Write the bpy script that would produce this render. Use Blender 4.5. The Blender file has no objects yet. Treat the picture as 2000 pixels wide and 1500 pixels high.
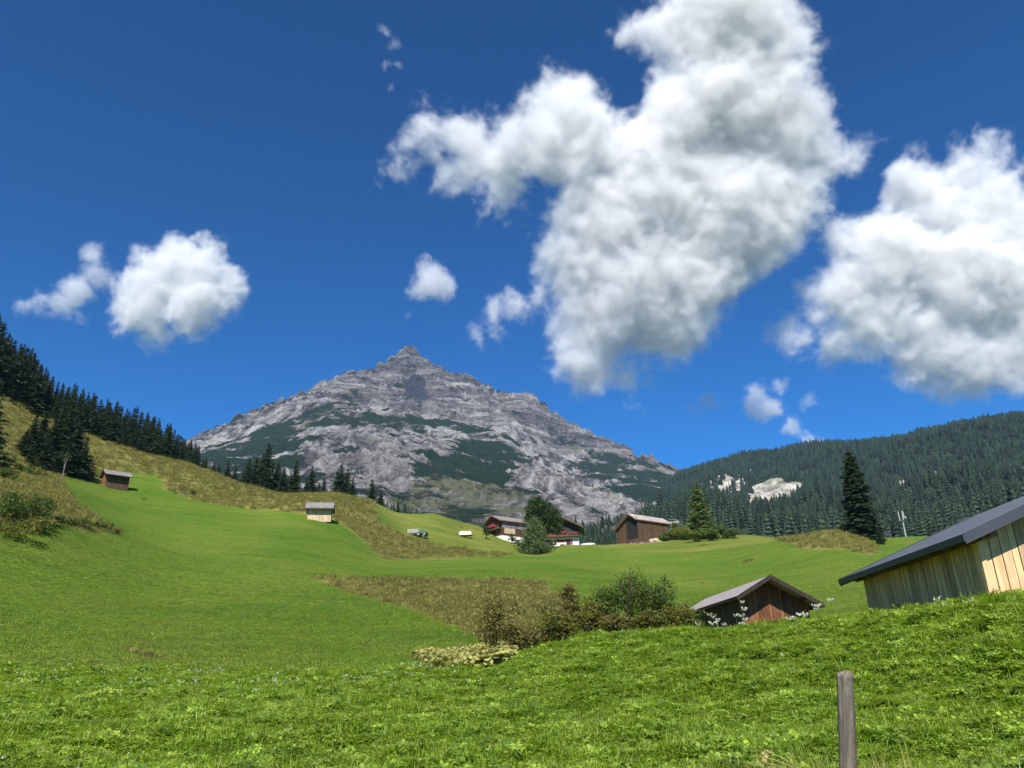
import bpy, math, random
import numpy as np
from mathutils import Matrix, Vector

S = bpy.context.scene
COL = S.collection
rnd = random.Random(7)
rng = np.random.default_rng(11)
rad = math.radians

# ------------------------------------------------------------------ camera, sky, sun, exposure
F = 1511.0                      # focal length in pixels of the 2000 px wide photograph
PITCH, ROLL = rad(21.0), rad(1.5)
cd = bpy.data.cameras.new('camera'); cam = bpy.data.objects.new('camera', cd); COL.objects.link(cam)
cd.sensor_width = 36; cd.lens = 36 * F / 2000; cd.clip_start = .1; cd.clip_end = 40000
CM = Matrix.Rotation(math.pi / 2 + PITCH, 4, 'X') @ Matrix.Rotation(-ROLL, 4, 'Z')
cam.matrix_world = CM
S.camera = cam

SUN_EL, SUN_AZ = rad(46), rad(185)
w = bpy.data.worlds.new('World'); S.world = w; w.use_nodes = True
nt = w.node_tree; bg = nt.nodes['Background']
sky = nt.nodes.new('ShaderNodeTexSky'); sky.sky_type = 'NISHITA'; sky.sun_disc = False
sky.sun_elevation = SUN_EL; sky.sun_rotation = SUN_AZ
sky.altitude = 1600; sky.air_density = 1.0; sky.dust_density = 0.0; sky.ozone_density = 6.0
hs = nt.nodes.new('ShaderNodeHueSaturation'); hs.inputs['Saturation'].default_value = 1.27
gm = nt.nodes.new('ShaderNodeGamma'); gm.inputs[1].default_value = 1.3
nt.links.new(sky.outputs[0], gm.inputs[0]); nt.links.new(gm.outputs[0], hs.inputs['Color']); nt.links.new(hs.outputs[0], bg.inputs[0])
bg.inputs[1].default_value = .053
sl = bpy.data.lights.new('sun', 'SUN'); sl.energy = 4.6; sl.angle = rad(.5); sl.color = (1, .96, .89)
so = bpy.data.objects.new('sun', sl); COL.objects.link(so)
sd = Vector((math.sin(SUN_AZ) * math.cos(SUN_EL), math.cos(SUN_AZ) * math.cos(SUN_EL), math.sin(SUN_EL)))
so.rotation_euler = sd.to_track_quat('Z', 'Y').to_euler()
vs = S.view_settings
vs.view_transform = 'Standard'; vs.look = 'None'; vs.gamma = 1; vs.use_curve_mapping = False; vs.exposure = .75
cy = S.cycles
cy.use_denoising = True; cy.max_bounces = 12; cy.diffuse_bounces = 3; cy.glossy_bounces = 2
cy.transmission_bounces = 3; cy.volume_bounces = 10; cy.transparent_max_bounces = 8
cy.volume_step_rate = 2.5; cy.volume_max_steps = 256; cy.caustics_reflective = False; cy.caustics_refractive = False

# ------------------------------------------------------------------ helpers
R3 = np.array(CM.to_3x3())
def P(px, py, r):
    """point on the sight line of a photo pixel at horizontal distance r"""
    d = R3 @ np.array([(px - 1000) / F, (750 - py) / F, -1.0])
    return d * r / math.hypot(d[0], d[1])
def proj(X):
    c = np.asarray(X, float) @ R3
    return 1000 + F * c[..., 0] / -c[..., 2], 750 - F * c[..., 1] / -c[..., 2]
def sm(a, b, x):
    t = np.clip((x - a) / (b - a), 0, 1); return t * t * (3 - 2 * t)

_perm = np.random.default_rng(3).permutation(256); _perm = np.concatenate([_perm, _perm, _perm])
_ga = np.random.default_rng(4).random(256) * 2 * math.pi
_gx, _gy = np.cos(_ga), np.sin(_ga)
def perlin(x, y):
    xi = np.floor(x).astype(int); yi = np.floor(y).astype(int); fx = x - xi; fy = y - yi
    xi &= 255; yi &= 255
    u = fx * fx * fx * (fx * (fx * 6 - 15) + 10); v = fy * fy * fy * (fy * (fy * 6 - 15) + 10)
    def g(a, b, dx, dy):
        h = _perm[_perm[(xi + a) & 255] + ((yi + b) & 255)]; return _gx[h] * dx + _gy[h] * dy
    n00 = g(0, 0, fx, fy); n10 = g(1, 0, fx - 1, fy); n01 = g(0, 1, fx, fy - 1); n11 = g(1, 1, fx - 1, fy - 1)
    return ((n00 * (1 - u) + n10 * u) * (1 - v) + (n01 * (1 - u) + n11 * u) * v) * 1.5
def fbm(x, y, o=4, g=.5):
    s = 0; a = 1
    for i in range(o):
        s = s + a * perlin(x * 2 ** i + 17.3 * i, y * 2 ** i + 5.1 * i); a *= g
    return s
def ridged(x, y, o=4, g=.5):
    s = 0; a = 1
    for i in range(o):
        s = s + a * (1 - 2 * np.abs(perlin(x * 2 ** i + 31.7 * i, y * 2 ** i + 9.3 * i))); a *= g
    return s

class TPS:
    """smooth surface through control points: tan(elevation) over (azimuth, ln r)"""
    def __init__(self, pts, ku=4.0, kv=1.0, lam=1e-4):
        self.ku, self.kv = ku, kv
        a = np.array(pts, float)
        self.c = np.stack([a[:, 0] * ku, a[:, 1] * kv], 1); n = len(a)
        d = np.linalg.norm(self.c[:, None] - self.c[None], axis=2)
        K = self.k(d) + lam * np.eye(n); Q = np.concatenate([np.ones((n, 1)), self.c], 1)
        A = np.block([[K, Q], [Q.T, np.zeros((3, 3))]])
        self.w = np.linalg.solve(A, np.concatenate([a[:, 2], np.zeros(3)])); self.n = n
    @staticmethod
    def k(d): return np.where(d > 1e-9, d * d * np.log(np.maximum(d, 1e-9)), 0)
    def __call__(self, u, v):
        sh = np.shape(u); p = np.stack([np.ravel(u) * self.ku, np.ravel(v) * self.kv], 1); out = np.empty(len(p))
        for i in range(0, len(p), 20000):
            q = p[i:i + 20000]; d = np.linalg.norm(q[:, None] - self.c[None], axis=2)
            out[i:i + 20000] = self.k(d) @ self.w[:self.n] + self.w[self.n] + q @ self.w[self.n + 1:]
        return out.reshape(sh)
def cp(px, py, r):                     # control point seen in the photo
    p = P(px, py, r); return (math.atan2(p[0], p[1]), math.log(r), p[2] / r)
def hp(px, r, z):                      # hidden control point
    p = P(px, 1100, r); return (math.atan2(p[0], p[1]), math.log(r), z / r)

def poly_mask(x, y, poly, soft):
    """1 inside a polygon, 0 outside, soft over +-soft"""
    p = np.array(poly, float); x = np.asarray(x); y = np.asarray(y)
    ins = np.zeros(x.shape, bool); d2 = np.full(x.shape, 1e18)
    for i in range(len(p)):
        a, b = p[i], p[(i + 1) % len(p)]
        c = ((a[1] > y) != (b[1] > y)) & (x < (b[0] - a[0]) * (y - a[1]) / (b[1] - a[1] + 1e-12) + a[0]); ins ^= c
        e = b - a; t = np.clip(((x - a[0]) * e[0] + (y - a[1]) * e[1]) / (e @ e + 1e-9), 0, 1)
        d2 = np.minimum(d2, (x - a[0] - t * e[0]) ** 2 + (y - a[1] - t * e[1]) ** 2)
    d = np.sqrt(d2) * np.where(ins, 1, -1)
    return sm(-soft, soft, d)

def mesh_np(name, V, Fc, mats, smooth=False, midx=None):
    """mesh datablock from arrays; Fc is one (n,k) array or a list of them"""
    if not isinstance(Fc, list): Fc = [Fc]
    Fc = [np.asarray(f, np.int32) for f in Fc if len(f)]
    me = bpy.data.meshes.new(name); V = np.asarray(V, np.float32)
    me.vertices.add(len(V)); me.vertices.foreach_set('co', V.ravel())
    tot = np.concatenate([np.full(len(f), f.shape[1], np.int32) for f in Fc])
    me.loops.add(int(tot.sum())); me.loops.foreach_set('vertex_index', np.concatenate([f.ravel() for f in Fc]))
    me.polygons.add(len(tot)); st = np.zeros(len(tot), np.int32); st[1:] = np.cumsum(tot)[:-1]
    me.polygons.foreach_set('loop_start', st)
    if smooth: me.polygons.foreach_set('use_smooth', np.ones(len(tot), bool))
    if midx is not None: me.polygons.foreach_set('material_index', np.asarray(midx, np.int32))
    me.update(calc_edges=True)
    for m in (mats if isinstance(mats, (list, tuple)) else [mats]): me.materials.append(m)
    return me
def link(name, data, parent=None, loc=None):
    o = bpy.data.objects.new(name, data); COL.objects.link(o)
    if parent is not None: o.parent = parent
    if loc is not None: o.location = loc
    return o
def thing(name, label, cat, loc=(0, 0, 0), rz=0, group=None):
    o = link(name, None, loc=loc); o.rotation_euler = (0, 0, rz); return tag(o, label, cat, group)
def tag(o, label=None, cat=None, group=None, kind=None):
    if label: o['label'] = label
    if cat: o['category'] = cat
    if group: o['group'] = group
    if kind: o['kind'] = kind
    return o
def attr(me, name, val):
    a = me.attributes.new(name, 'FLOAT', 'POINT'); a.data.foreach_set('value', np.asarray(val, np.float32).ravel())

class MB:
    """collects solids for one mesh"""
    def __init__(s): s.v = []; s.f = []
    def add(s, V, Fs):
        b = len(s.v); s.v += [tuple(map(float, p)) for p in V]; s.f += [tuple(i + b for i in f) for f in Fs]; return s
    def box(s, x0, x1, y0, y1, z0, z1):
        return s.hexa([(x0, y0, z0), (x1, y0, z0), (x1, y1, z0), (x0, y1, z0), (x0, y0, z1), (x1, y0, z1), (x1, y1, z1), (x0, y1, z1)])
    def hexa(s, c): return s.add(c, [(0, 3, 2, 1), (4, 5, 6, 7), (0, 1, 5, 4), (1, 2, 6, 5), (2, 3, 7, 6), (3, 0, 4, 7)])
    def prism(s, pts, y0, y1):          # polygon in xz extruded along y
        n = len(pts); V = [(x, y0, z) for x, z in pts] + [(x, y1, z) for x, z in pts]
        return s.add(V, [tuple(range(n)), tuple(range(2 * n - 1, n - 1, -1))] + [((i + 1) % n, i, n + i, n + (i + 1) % n) for i in range(n)])
    def tube(s, a, b, r0, r1=None, n=8):
        a = Vector(a); b = Vector(b); r1 = r0 if r1 is None else r1; d = (b - a).normalized()
        u = d.orthogonal().normalized(); v = d.cross(u)
        V = []
        for p, r in ((a, r0), (b, r1)):
            V += [p + u * (math.cos(2 * math.pi * i / n) * r) + v * (math.sin(2 * math.pi * i / n) * r) for i in range(n)]
        return s.add(V, [(i, (i + 1) % n, n + (i + 1) % n, n + i) for i in range(n)] + [tuple(range(n - 1, -1, -1)), tuple(range(n, 2 * n))])
    def mesh(s, name, mat):
        me = bpy.data.meshes.new(name); me.from_pydata(s.v, [], s.f); me.update(); me.materials.append(mat); return me
    def build(s, name, mat, parent=None): return link(name, s.mesh(name, mat), parent)
def bxo(name, mat, parent, *a): return MB().box(*a).build(name, mat, parent)

# ------------------------------------------------------------------ materials
class NG:
    def __init__(s, name):
        s.m = bpy.data.materials.new(name); s.m.use_nodes = True; s.t = s.m.node_tree; s.t.nodes.clear()
        s.out = s.t.nodes.new('ShaderNodeOutputMaterial')
    def n(s, ty, **kw):
        x = s.t.nodes.new('ShaderNode' + ty)
        for k, v in kw.items(): setattr(x, k, v)
        return x
    def set(s, sock, v):
        if hasattr(v, 'is_output'): s.t.links.new(v, sock)
        elif isinstance(v, tuple) and len(v) == 3 and sock.type == 'RGBA': sock.default_value = (*v, 1)
        else: sock.default_value = v
    def math(s, op, *a, clamp=False):
        x = s.n('Math', operation=op, use_clamp=clamp)
        for i, v in enumerate(a): s.set(x.inputs[i], v)
        return x.outputs[0]
    def mix(s, f, a, b, mode='MIX'):
        x = s.n('Mix', data_type='RGBA', blend_type=mode); s.set(x.inputs[0], f); s.set(x.inputs[6], a); s.set(x.inputs[7], b); return x.outputs[2]
    def pos(s): return s.n('NewGeometry').outputs['Position']
    def obj(s): return s.n('TexCoord').outputs['Object']
    def scale(s, v, sc):
        x = s.n('Mapping'); s.set(x.inputs[0], v); x.inputs['Scale'].default_value = sc; return x.outputs[0]
    def noise(s, v, scale, detail=4, rough=.55, dist=0):
        x = s.n('TexNoise'); s.set(x.inputs['Vector'], v); x.inputs['Scale'].default_value = scale
        x.inputs['Detail'].default_value = detail; x.inputs['Roughness'].default_value = rough; x.inputs['Distortion'].default_value = dist
        return x.outputs[0]
    def ramp(s, v, *st):
        x = s.n('ValToRGB'); s.set(x.inputs[0], v); e = x.color_ramp.elements
        while len(e) < len(st): e.new(.5)
        for i, (p, c) in enumerate(st): e[i].position = p; e[i].color = (*c, 1) if isinstance(c, tuple) else (c, c, c, 1)
        return x.outputs[0]
    def stretch(s, v, a, b): return s.math('DIVIDE', s.math('SUBTRACT', v, a), b - a, clamp=True)
    def attr(s, name): return s.n('Attribute', attribute_name=name).outputs['Fac']
    def rand(s): return s.n('ObjectInfo').outputs['Random']
    def island(s): return s.n('NewGeometry').outputs['Random Per Island']
    def bump(s, h, strength, dist):
        x = s.n('Bump'); s.set(x.inputs['Height'], h); x.inputs['Strength'].default_value = strength; x.inputs['Distance'].default_value = dist; return x.outputs[0]
    def done(s, col, rough=.9, nor=None, spec=.2, metal=0, trans=None):
        b = s.n('BsdfPrincipled'); s.set(b.inputs['Base Color'], col); s.set(b.inputs['Roughness'], rough)
        b.inputs['Specular IOR Level'].default_value = spec; b.inputs['Metallic'].default_value = metal
        if nor is not None: s.set(b.inputs['Normal'], nor)
        sh = b.outputs[0]
        if trans:
            t = s.n('BsdfTranslucent'); s.set(t.inputs[0], trans[1]); x = s.n('MixShader'); x.inputs[0].default_value = trans[0]
            s.t.links.new(sh, x.inputs[1]); s.t.links.new(t.outputs[0], x.inputs[2]); sh = x.outputs[0]
        s.t.links.new(sh, s.out.inputs['Surface']); return s.m

def mat_ground():
    g = NG('meadow'); p = g.pos()
    n1 = g.noise(p, .035, 4); n2 = g.noise(p, .35, 5, .6); n3 = g.noise(p, 3.5, 5, .7); n4 = g.noise(p, 14, 3, .7)
    green = g.mix(g.stretch(n1, .35, .65), (.092, .178, .014), (.140, .220, .022))
    green = g.mix(g.math('MULTIPLY', g.stretch(n2, .48, .74), .65), green, (.165, .200, .026)); green = g.mix(g.math('MULTIPLY', g.stretch(g.noise(p, .07, 5, .65), .47, .68), .6), green, (.185, .205, .032))
    # mowing streaks along the slope
    st = g.noise(g.scale(p, (.05, .35, .35)), 1.0, 4, .6)
    green = g.mix(g.math('MULTIPLY', g.stretch(st, .48, .68), .55), green, (.064, .142, .011))
    light = g.mix(g.stretch(g.noise(g.scale(p, (.02, .16, .3)), 1.0, 4, .6), .38, .62), (.125, .180, .022), (.225, .235, .045))
    dry = g.mix(g.stretch(n2, .35, .68), (.150, .165, .030), (.290, .245, .075))
    dry = g.mix(g.stretch(g.noise(p, .9, 4, .65), .5, .7), dry, (.095, .135, .020))
    dry = g.mix(g.math('MULTIPLY', g.stretch(n1, .5, .7), .6), dry, (.36, .285, .095))
    wob = g.math('MULTIPLY', g.math('SUBTRACT', g.noise(p, .12, 6, .7), .5), 2.0)
    wob2 = g.math('MULTIPLY', g.math('SUBTRACT', g.noise(p, .06, 4, .6), .5), 1.2)
    fd = g.stretch(g.math('ADD', g.attr('dry'), wob), .30, .70)
    fl = g.stretch(g.math('ADD', g.attr('light'), g.math('MULTIPLY', wob2, .4)), .35, .65)
    c = g.mix(fl, green, light); c = g.mix(fd, c, dry)
    # yellowed spots
    sp = g.math('MULTIPLY', g.stretch(g.noise(p, .13, 3, .6), .66, .76), .55); c = g.mix(sp, c, (.22, .20, .045))
    c = g.mix(g.attr('lush'), c, (.075, .145, .012))
    c = g.mix(1.0, c, g.ramp(n3, (.32, .50), (.68, 1.45)), 'MULTIPLY')
    c = g.mix(1.0, c, g.ramp(n4, (.3, .55), (.7, 1.45)), 'MULTIPLY')
    h = g.math('ADD', g.math('MULTIPLY', n3, .6), g.math('ADD', g.math('MULTIPLY', n4, .25), g.math('MULTIPLY', g.math('MULTIPLY', n2, fd), 1.6)))
    return g.done(c, .95, g.bump(h, 1.0, .4), .1)

def mat_mountain():
    g = NG('limestone'); p = g.pos()
    warp = g.n('VectorMath', operation='ADD')
    nz = g.n('TexNoise'); g.set(nz.inputs['Vector'], p); nz.inputs['Scale'].default_value = .006; nz.inputs['Detail'].default_value = 4
    sc = g.n('VectorMath', operation='SCALE'); g.set(sc.inputs[0], nz.outputs['Color']); sc.inputs['Scale'].default_value = 60
    g.set(warp.inputs[0], p); g.set(warp.inputs[1], sc.outputs[0]); q = warp.outputs[0]
    m = g.n('Mapping'); g.set(m.inputs[0], q); m.inputs['Rotation'].default_value = (0, rad(-9), 0); m.inputs['Scale'].default_value = (.0032, .0032, .045)
    strata = g.noise(m.outputs[0], 1.0, 6, .72)
    a = g.noise(q, .014, 8, .70); b = g.noise(p, .07, 6, .75); cc = g.noise(p, .16, 4, .7)
    strata = g.mix(g.attr('low'), strata, g.attr('gully'))
    k = g.math('ADD', g.math('MULTIPLY', strata, .55), g.math('ADD', g.math('MULTIPLY', a, .25), g.math('MULTIPLY', b, .35)))
    rock = g.ramp(k, (.485, (.030, .028, .032)), (.55, (.120, .112, .113)), (.60, (.235, .220, .212)), (.67, (.50, .475, .44)))
    rock = g.mix(g.math('MULTIPLY', g.stretch(g.noise(p, .004, 3), .45, .65), .35), rock, (.205, .165, .150))
    scree = g.mix(g.stretch(b, .35, .65), (.15, .14, .135), (.36, .335, .315))
    rock = g.mix(g.attr('scree'), rock, scree)
    rock = g.mix(g.stretch(g.math('ADD', g.math('MULTIPLY', g.attr('dark'), .9), g.math('MULTIPLY', g.math('SUBTRACT', a, .5), 1.6)), .35, .9), rock, (.050, .053, .068))  # cloud shade on the summit face, painted into the rock colour
    olive = g.mix(g.stretch(b, .35, .65), (.070, .085, .030), (.150, .150, .062))
    pine = g.mix(g.stretch(cc, .35, .65), (.010, .028, .016), (.026, .052, .024))
    f1 = g.math('ADD', g.math('MULTIPLY', g.math('SUBTRACT', a, .5), 1.9), g.math('MULTIPLY', g.math('SUBTRACT', b, .5), 1.0))
    fo = g.stretch(g.math('ADD', g.attr('grass'), f1), .40, .62)
    f2 = g.noise(q, .0095, 6, .68); f2 = g.math('ADD', g.math('MULTIPLY', g.math('SUBTRACT', f2, .5), 3.6), g.math('MULTIPLY', g.math('SUBTRACT', cc, .5), .8))
    fv = g.stretch(g.math('ADD', g.attr('veg'), f2), .40, .60)
    c = g.mix(g.math('MULTIPLY', fo, .85), rock, olive); c = g.mix(fv, c, pine)
    h = g.math('ADD', g.math('MULTIPLY', k, 1.3), g.math('ADD', g.math('MULTIPLY', cc, .25), g.math('MULTIPLY', fv, .25)))
    return g.done(c, .95, g.bump(h, 1.0, 38), .1)

def mat_hill():
    g = NG('forest_floor'); p = g.pos(); b = g.noise(p, .05, 5, .65)
    c = g.mix(g.stretch(b, .35, .65), (.012, .026, .010), (.030, .046, .018))
    k = g.noise(g.scale(p, (1, .35, .35)), .05, 6, .7)
    rock = g.ramp(k, (.38, (.15, .138, .11)), (.5, (.32, .29, .245)), (.62, (.56, .51, .445)))
    rock = g.mix(g.stretch(g.noise(p, .03, 5, .7), .52, .64), rock, (.10, .11, .05))
    sl_ = g.stretch(g.math('ADD', g.attr('slide'), g.math('MULTIPLY', g.math('SUBTRACT', b, .5), 1.3)), .42, .58)
    c = g.mix(sl_, c, rock)
    return g.done(c, .95, g.bump(k, .7, 10), .1)

def mat_leaf(name, c0, c1, trans=.25, tc=None, rough=.6, objvar=.35, spec=.3, patch=None):
    g = NG(name); i = g.island(); c = g.mix(i, c0, c1)
    if patch:
        p = g.pos(); c = g.mix(g.math('MULTIPLY', g.stretch(g.noise(p, patch[2], 5, .65), .47, .68), patch[3]), c, patch[0]); c = g.mix(g.math('MULTIPLY', g.stretch(g.noise(p, patch[2] * 1.7, 4, .6), .52, .70), patch[3]), c, patch[1])
    f = g.math('ADD', 1 - objvar / 2, g.math('MULTIPLY', g.rand(), objvar)); x = g.n('CombineColor')
    for k in range(3): g.set(x.inputs[k], f)
    c = g.mix(1.0, c, x.outputs[0], 'MULTIPLY')
    t = g.mix(.5, c, tc) if tc else c
    return g.done(c, rough, None, spec, 0, (trans, t))
def mat_wood(name, c0, c1, gr=6, rough=.8, objvar=.35, vert=True):
    g = NG(name); p = g.obj(); r = g.rand()
    o = g.n('VectorMath', operation='ADD'); g.set(o.inputs[0], p); cx = g.n('CombineXYZ'); g.set(cx.inputs[0], g.math('MULTIPLY', r, 37.)); g.set(cx.inputs[2], g.math('MULTIPLY', r, 11.)); g.set(o.inputs[1], cx.outputs[0])
    q = g.scale(o.outputs[0], (gr, gr, gr * .08) if vert else (gr, gr * .08, gr))
    n = g.noise(q, 2, 6, .65, .4); n2 = g.noise(o.outputs[0], .9, 4)
    c = g.mix(g.stretch(n, .3, .7), c0, c1); c = g.mix(1.0, c, g.ramp(n2, (.3, .72), (.7, 1.2)), 'MULTIPLY')
    f = g.math('ADD', 1 - objvar / 2, g.math('MULTIPLY', r, objvar)); x = g.n('CombineColor')
    for k in range(3): g.set(x.inputs[k], f)
    c = g.mix(1.0, c, x.outputs[0], 'MULTIPLY')
    return g.done(c, rough, g.bump(n, .5, .01), .2)
def mat_plain(name, c, rough=.8, var=.25, scale=2., spec=.3, metal=0, bump=.2):
    g = NG(name); n = g.noise(g.obj(), scale, 5, .6); d = tuple(max(0, v * (1 - var)) for v in c); e = tuple(min(1, v * (1 + var)) for v in c)
    return g.done(g.mix(g.stretch(n, .3, .7), d, e), rough, g.bump(n, bump, .02), spec, metal)

M = {}
M['ground'] = mat_ground(); M['mountain'] = mat_mountain(); M['hill'] = mat_hill()
M['spruce'] = mat_leaf('spruce_needles', (.012, .028, .010), (.038, .062, .020), .12, rough=.7)
M['spruce_far'] = mat_leaf('far_spruce_needles', (.010, .026, .012), (.036, .060, .024), .08, rough=.8, objvar=1.2)
M['larch'] = mat_leaf('larch_needles', (.070, .110, .020), (.150, .190, .040), .3)
M['broad'] = mat_leaf('broad_leaves', (.026, .058, .010), (.075, .120, .022), .3)
M['willow'] = mat_leaf('willow_leaves', (.060, .092, .026), (.125, .160, .050), .3)
M['bush'] = mat_leaf('bush_leaves', (.045, .085, .012), (.145, .190, .030), .3)
M['bushy'] = mat_leaf('yellowing_bush_leaves', (.085, .105, .016), (.215, .195, .035), .3)
M['brown_bush'] = mat_leaf('brown_twig_leaves', (.105, .110, .022), (.250, .205, .055), .25)
M['clover'] = mat_leaf('clover_leaves', (.050, .135, .008), (.370, .500, .055), .38, (.38, .56, .02), rough=.5, objvar=.7, spec=.5, patch=((.36, .43, .06), (.030, .095, .012), .9, .7))
M['blade'] = mat_leaf('grass_blades', (.130, .235, .012), (.300, .385, .040), .4, (.36, .48, .02), rough=.45, objvar=.5, spec=.4)
M['short'] = mat_leaf('mown_grass', (.110, .205, .012), (.245, .325, .032), .35, (.30, .42, .02), rough=.6, objvar=.7, patch=((.26, .27, .05), (.07, .16, .012), .09, .75))
M['drygrass'] = mat_leaf('dry_grass', (.150, .180, .028), (.400, .330, .110), .35, rough=.7, objvar=.6)
M['butterbur'] = mat_leaf('butterbur_leaves', (.170, .190, .030), (.600, .560, .190), .35, rough=.6)
M['straw'] = mat_leaf('straw', (.42, .36, .13), (.58, .50, .22), .3)
M['petal'] = mat_leaf('white_petals', (.66, .66, .48), (.80, .80, .66), .4, rough=.7, objvar=.2)
M['stem'] = mat_leaf('flower_stem', (.07, .12, .02), (.12, .17, .04), .2)
M['bark'] = mat_wood('bark', (.045, .036, .028), (.105, .085, .066), 4)
M['birchbark'] = mat_plain('pale_bark', (.50, .48, .43), .8, .35, 5)
M['twig'] = mat_plain('twig', (.085, .062, .042), .9, .3, 6)
M['plank'] = mat_wood('weathered_plank', (.420, .255, .120), (.780, .530, .290), 7, .75, .5)
M['beam'] = mat_wood('beam', (.12, .085, .055), (.22, .16, .10), 6, .8, .3, False)
M['darkplank'] = mat_wood('dark_plank', (.060, .036, .022), (.145, .085, .048), 7, .8, .5)
M['tarwood'] = mat_wood('tarred_board', (.022, .016, .012), (.055, .040, .030), 6, .8, .3)
M['hutplank'] = mat_wood('hut_plank', (.085, .036, .018), (.27, .115, .055), 7, .8, .5)
M['redplank'] = mat_wood('reddish_plank', (.15, .066, .032), (.36, .165, .085), 7, .8, .4)
M['greyplank'] = mat_wood('grey_plank', (.13, .115, .105), (.26, .235, .215), 6, .85, .4)
M['paleplank'] = mat_wood('pale_plank', (.42, .30, .18), (.60, .47, .31), 6, .8, .3)
M['brownroof'] = mat_plain('brown_sheet_roof', (.34, .285, .262), .55, .12, 1.5, .3)
M['greyroof'] = mat_plain('grey_sheet_roof', (.085, .094, .108), .5, .10, .8, .4, .0, .05)
M['trim'] = mat_plain('dark_metal_trim', (.048, .052, .062), .5, .1, 2, .4)
M['shingle'] = mat_wood('roof_shingle', (.13, .12, .11), (.27, .25, .235), 3, .85, .2, False)
M['paleroof'] = mat_wood('bleached_shingle', (.30, .26, .24), (.48, .43, .39), 3, .85, .2, False)
M['plaster'] = mat_plain('white_plaster', (.78, .75, .68), .9, .06, 1)
M['black'] = mat_plain('dark_interior', (.02, .018, .016), .9, .2, 1)
M['glass'] = mat_plain('window_glass', (.03, .035, .045), .1, .1, 1, .6)
M['red'] = mat_plain('red_paint', (.42, .018, .030), .6, .15, 2)
M['geranium'] = mat_leaf('geranium', (.55, .02, .06), (.85, .16, .24), .2, rough=.6)
M['greypaint'] = mat_plain('grey_metal', (.36, .36, .355), .5, .12, 2, .5)
M['greenpaint'] = mat_plain('green_paint', (.05, .11, .07), .6, .2, 2)
M['rubber'] = mat_plain('tyre_rubber', (.025, .025, .025), .8, .2, 3)
M['tarp'] = mat_plain('pale_tarp', (.62, .55, .45), .7, .1, 1.5)
M['stone'] = mat_plain('pale_stone', (.60, .58, .53), .9, .15, 2)
M['redtile'] = mat_plain('red_brown_roof', (.25, .10, .07), .8, .2, 2)
def _post():
    g = NG('post_wood'); p = g.obj(); n = g.noise(g.scale(p, (26, 26, 2.2)), 1.6, 6, .65, .5); k = g.noise(p, 14, 5, .65)
    c = g.ramp(n, (.25, (.055, .043, .031)), (.5, (.150, .124, .097)), (.75, (.25, .215, .178)))
    z = g.n('SeparateXYZ'); g.set(z.inputs[0], p)
    li = g.math('MULTIPLY', g.stretch(z.outputs[2], .80, 1.10), g.stretch(k, .40, .58)); c = g.mix(g.math('MULTIPLY', li, .7), c, (.36, .35, .25))
    li2 = g.math('MULTIPLY', g.stretch(z.outputs[2], .85, 1.0), g.stretch(g.noise(p, 30, 3), .5, .6)); c = g.mix(g.math('MULTIPLY', li2, .6), c, (.06, .055, .035))
    return g.done(c, .9, g.bump(g.math('ADD', n, g.math('MULTIPLY', k, .3)), .9, .012), .15)
M['post'] = _post()

# ------------------------------------------------------------------ the ground
gp = []
for az in (-.95, -.6, -.3, 0, .3, .6, .95):
    for r, z in ((1.3, -1.5), (3, -1.25), (5, -1.02)): gp.append((az, math.log(r), z / r))
for a in [(-250, 1500, 9), (0, 1500, 9), (400, 1500, 9), (800, 1500, 9), (1200, 1500, 8.8), (1600, 1500, 8.3), (2000, 1500, 7.8), (2300, 1500, 7.5),
          (0, 1400, 16), (400, 1400, 15.5), (800, 1400, 15), (1200, 1400, 13.5), (1600, 1400, 12), (2000, 1400, 10.5),
          (1000, 1335, 19.5), (1400, 1300, 17.5), (1800, 1300, 13.2), (2000, 1290, 12),
          (2150, 1190, 14.0), (1950, 1199, 14.4), (1800, 1209, 16.5), (1600, 1227, 19.5), (1450, 1238, 21.5), (1300, 1244, 23), (1150, 1254, 24), (1000, 1290, 25), (850, 1310, 27),
          (-250, 1308, 30), (0, 1310, 30), (250, 1312, 30), (500, 1312, 31), (720, 1311, 30),
          (-250, 1240, 42), (0, 1250, 42), (300, 1250, 46), (600, 1250, 46), (850, 1262, 39), (930, 1243, 43),
          (-250, 1140, 62), (0, 1150, 65), (300, 1150, 75), (600, 1150, 80), (800, 1190, 64), (820, 1140, 88), (1000, 1150, 84), (1090, 1195, 54), (960, 1215, 48),
          (300, 1050, 118), (500, 1050, 125), (700, 1085, 122), (900, 1102, 118), (1060, 1100, 125),
          (-250, 1030, 72), (0, 1042, 76), (100, 1030, 84), (225, 1042, 104), (-250, 930, 98), (0, 950, 105), (100, 955, 122), (150, 932, 165), (60, 905, 160),
          (215, 948, 170), (400, 965, 176), (350, 905, 218), (500, 990, 172), (615, 1012, 150), (500, 953, 216), (650, 968, 206), (720, 982, 204), (850, 1005, 225), (930, 1027, 240), (975, 1050, 236),
          (800, 1052, 180), (905, 1050, 200), (780, 1088, 146), (850, 1082, 154), (1000, 1077, 185), (1110, 1063, 212), (1045, 1080, 185),
          (60, 832, 206), (0, 775, 214), (-200, 650, 220), (190, 857, 220), (300, 892, 228), (400, 920, 226), (-100, 880, 160), (0, 860, 165),
          (1650, 1190, 72), (1500, 1185, 74), (1400, 1150, 100), (1250, 1150, 96), (1400, 1100, 134), (1200, 1100, 134), (1300, 1070, 172), (1150, 1073, 178), (1210, 1062, 205), (1350, 1052, 222), (1480, 1047, 215),
          (1560, 1052, 146), (1635, 1042, 138), (1690, 1060, 136), (1600, 1080, 122), (1700, 1120, 98), (1850, 1130, 92), (2100, 1120, 90)]:
    gp.append(cp(*a))
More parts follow.
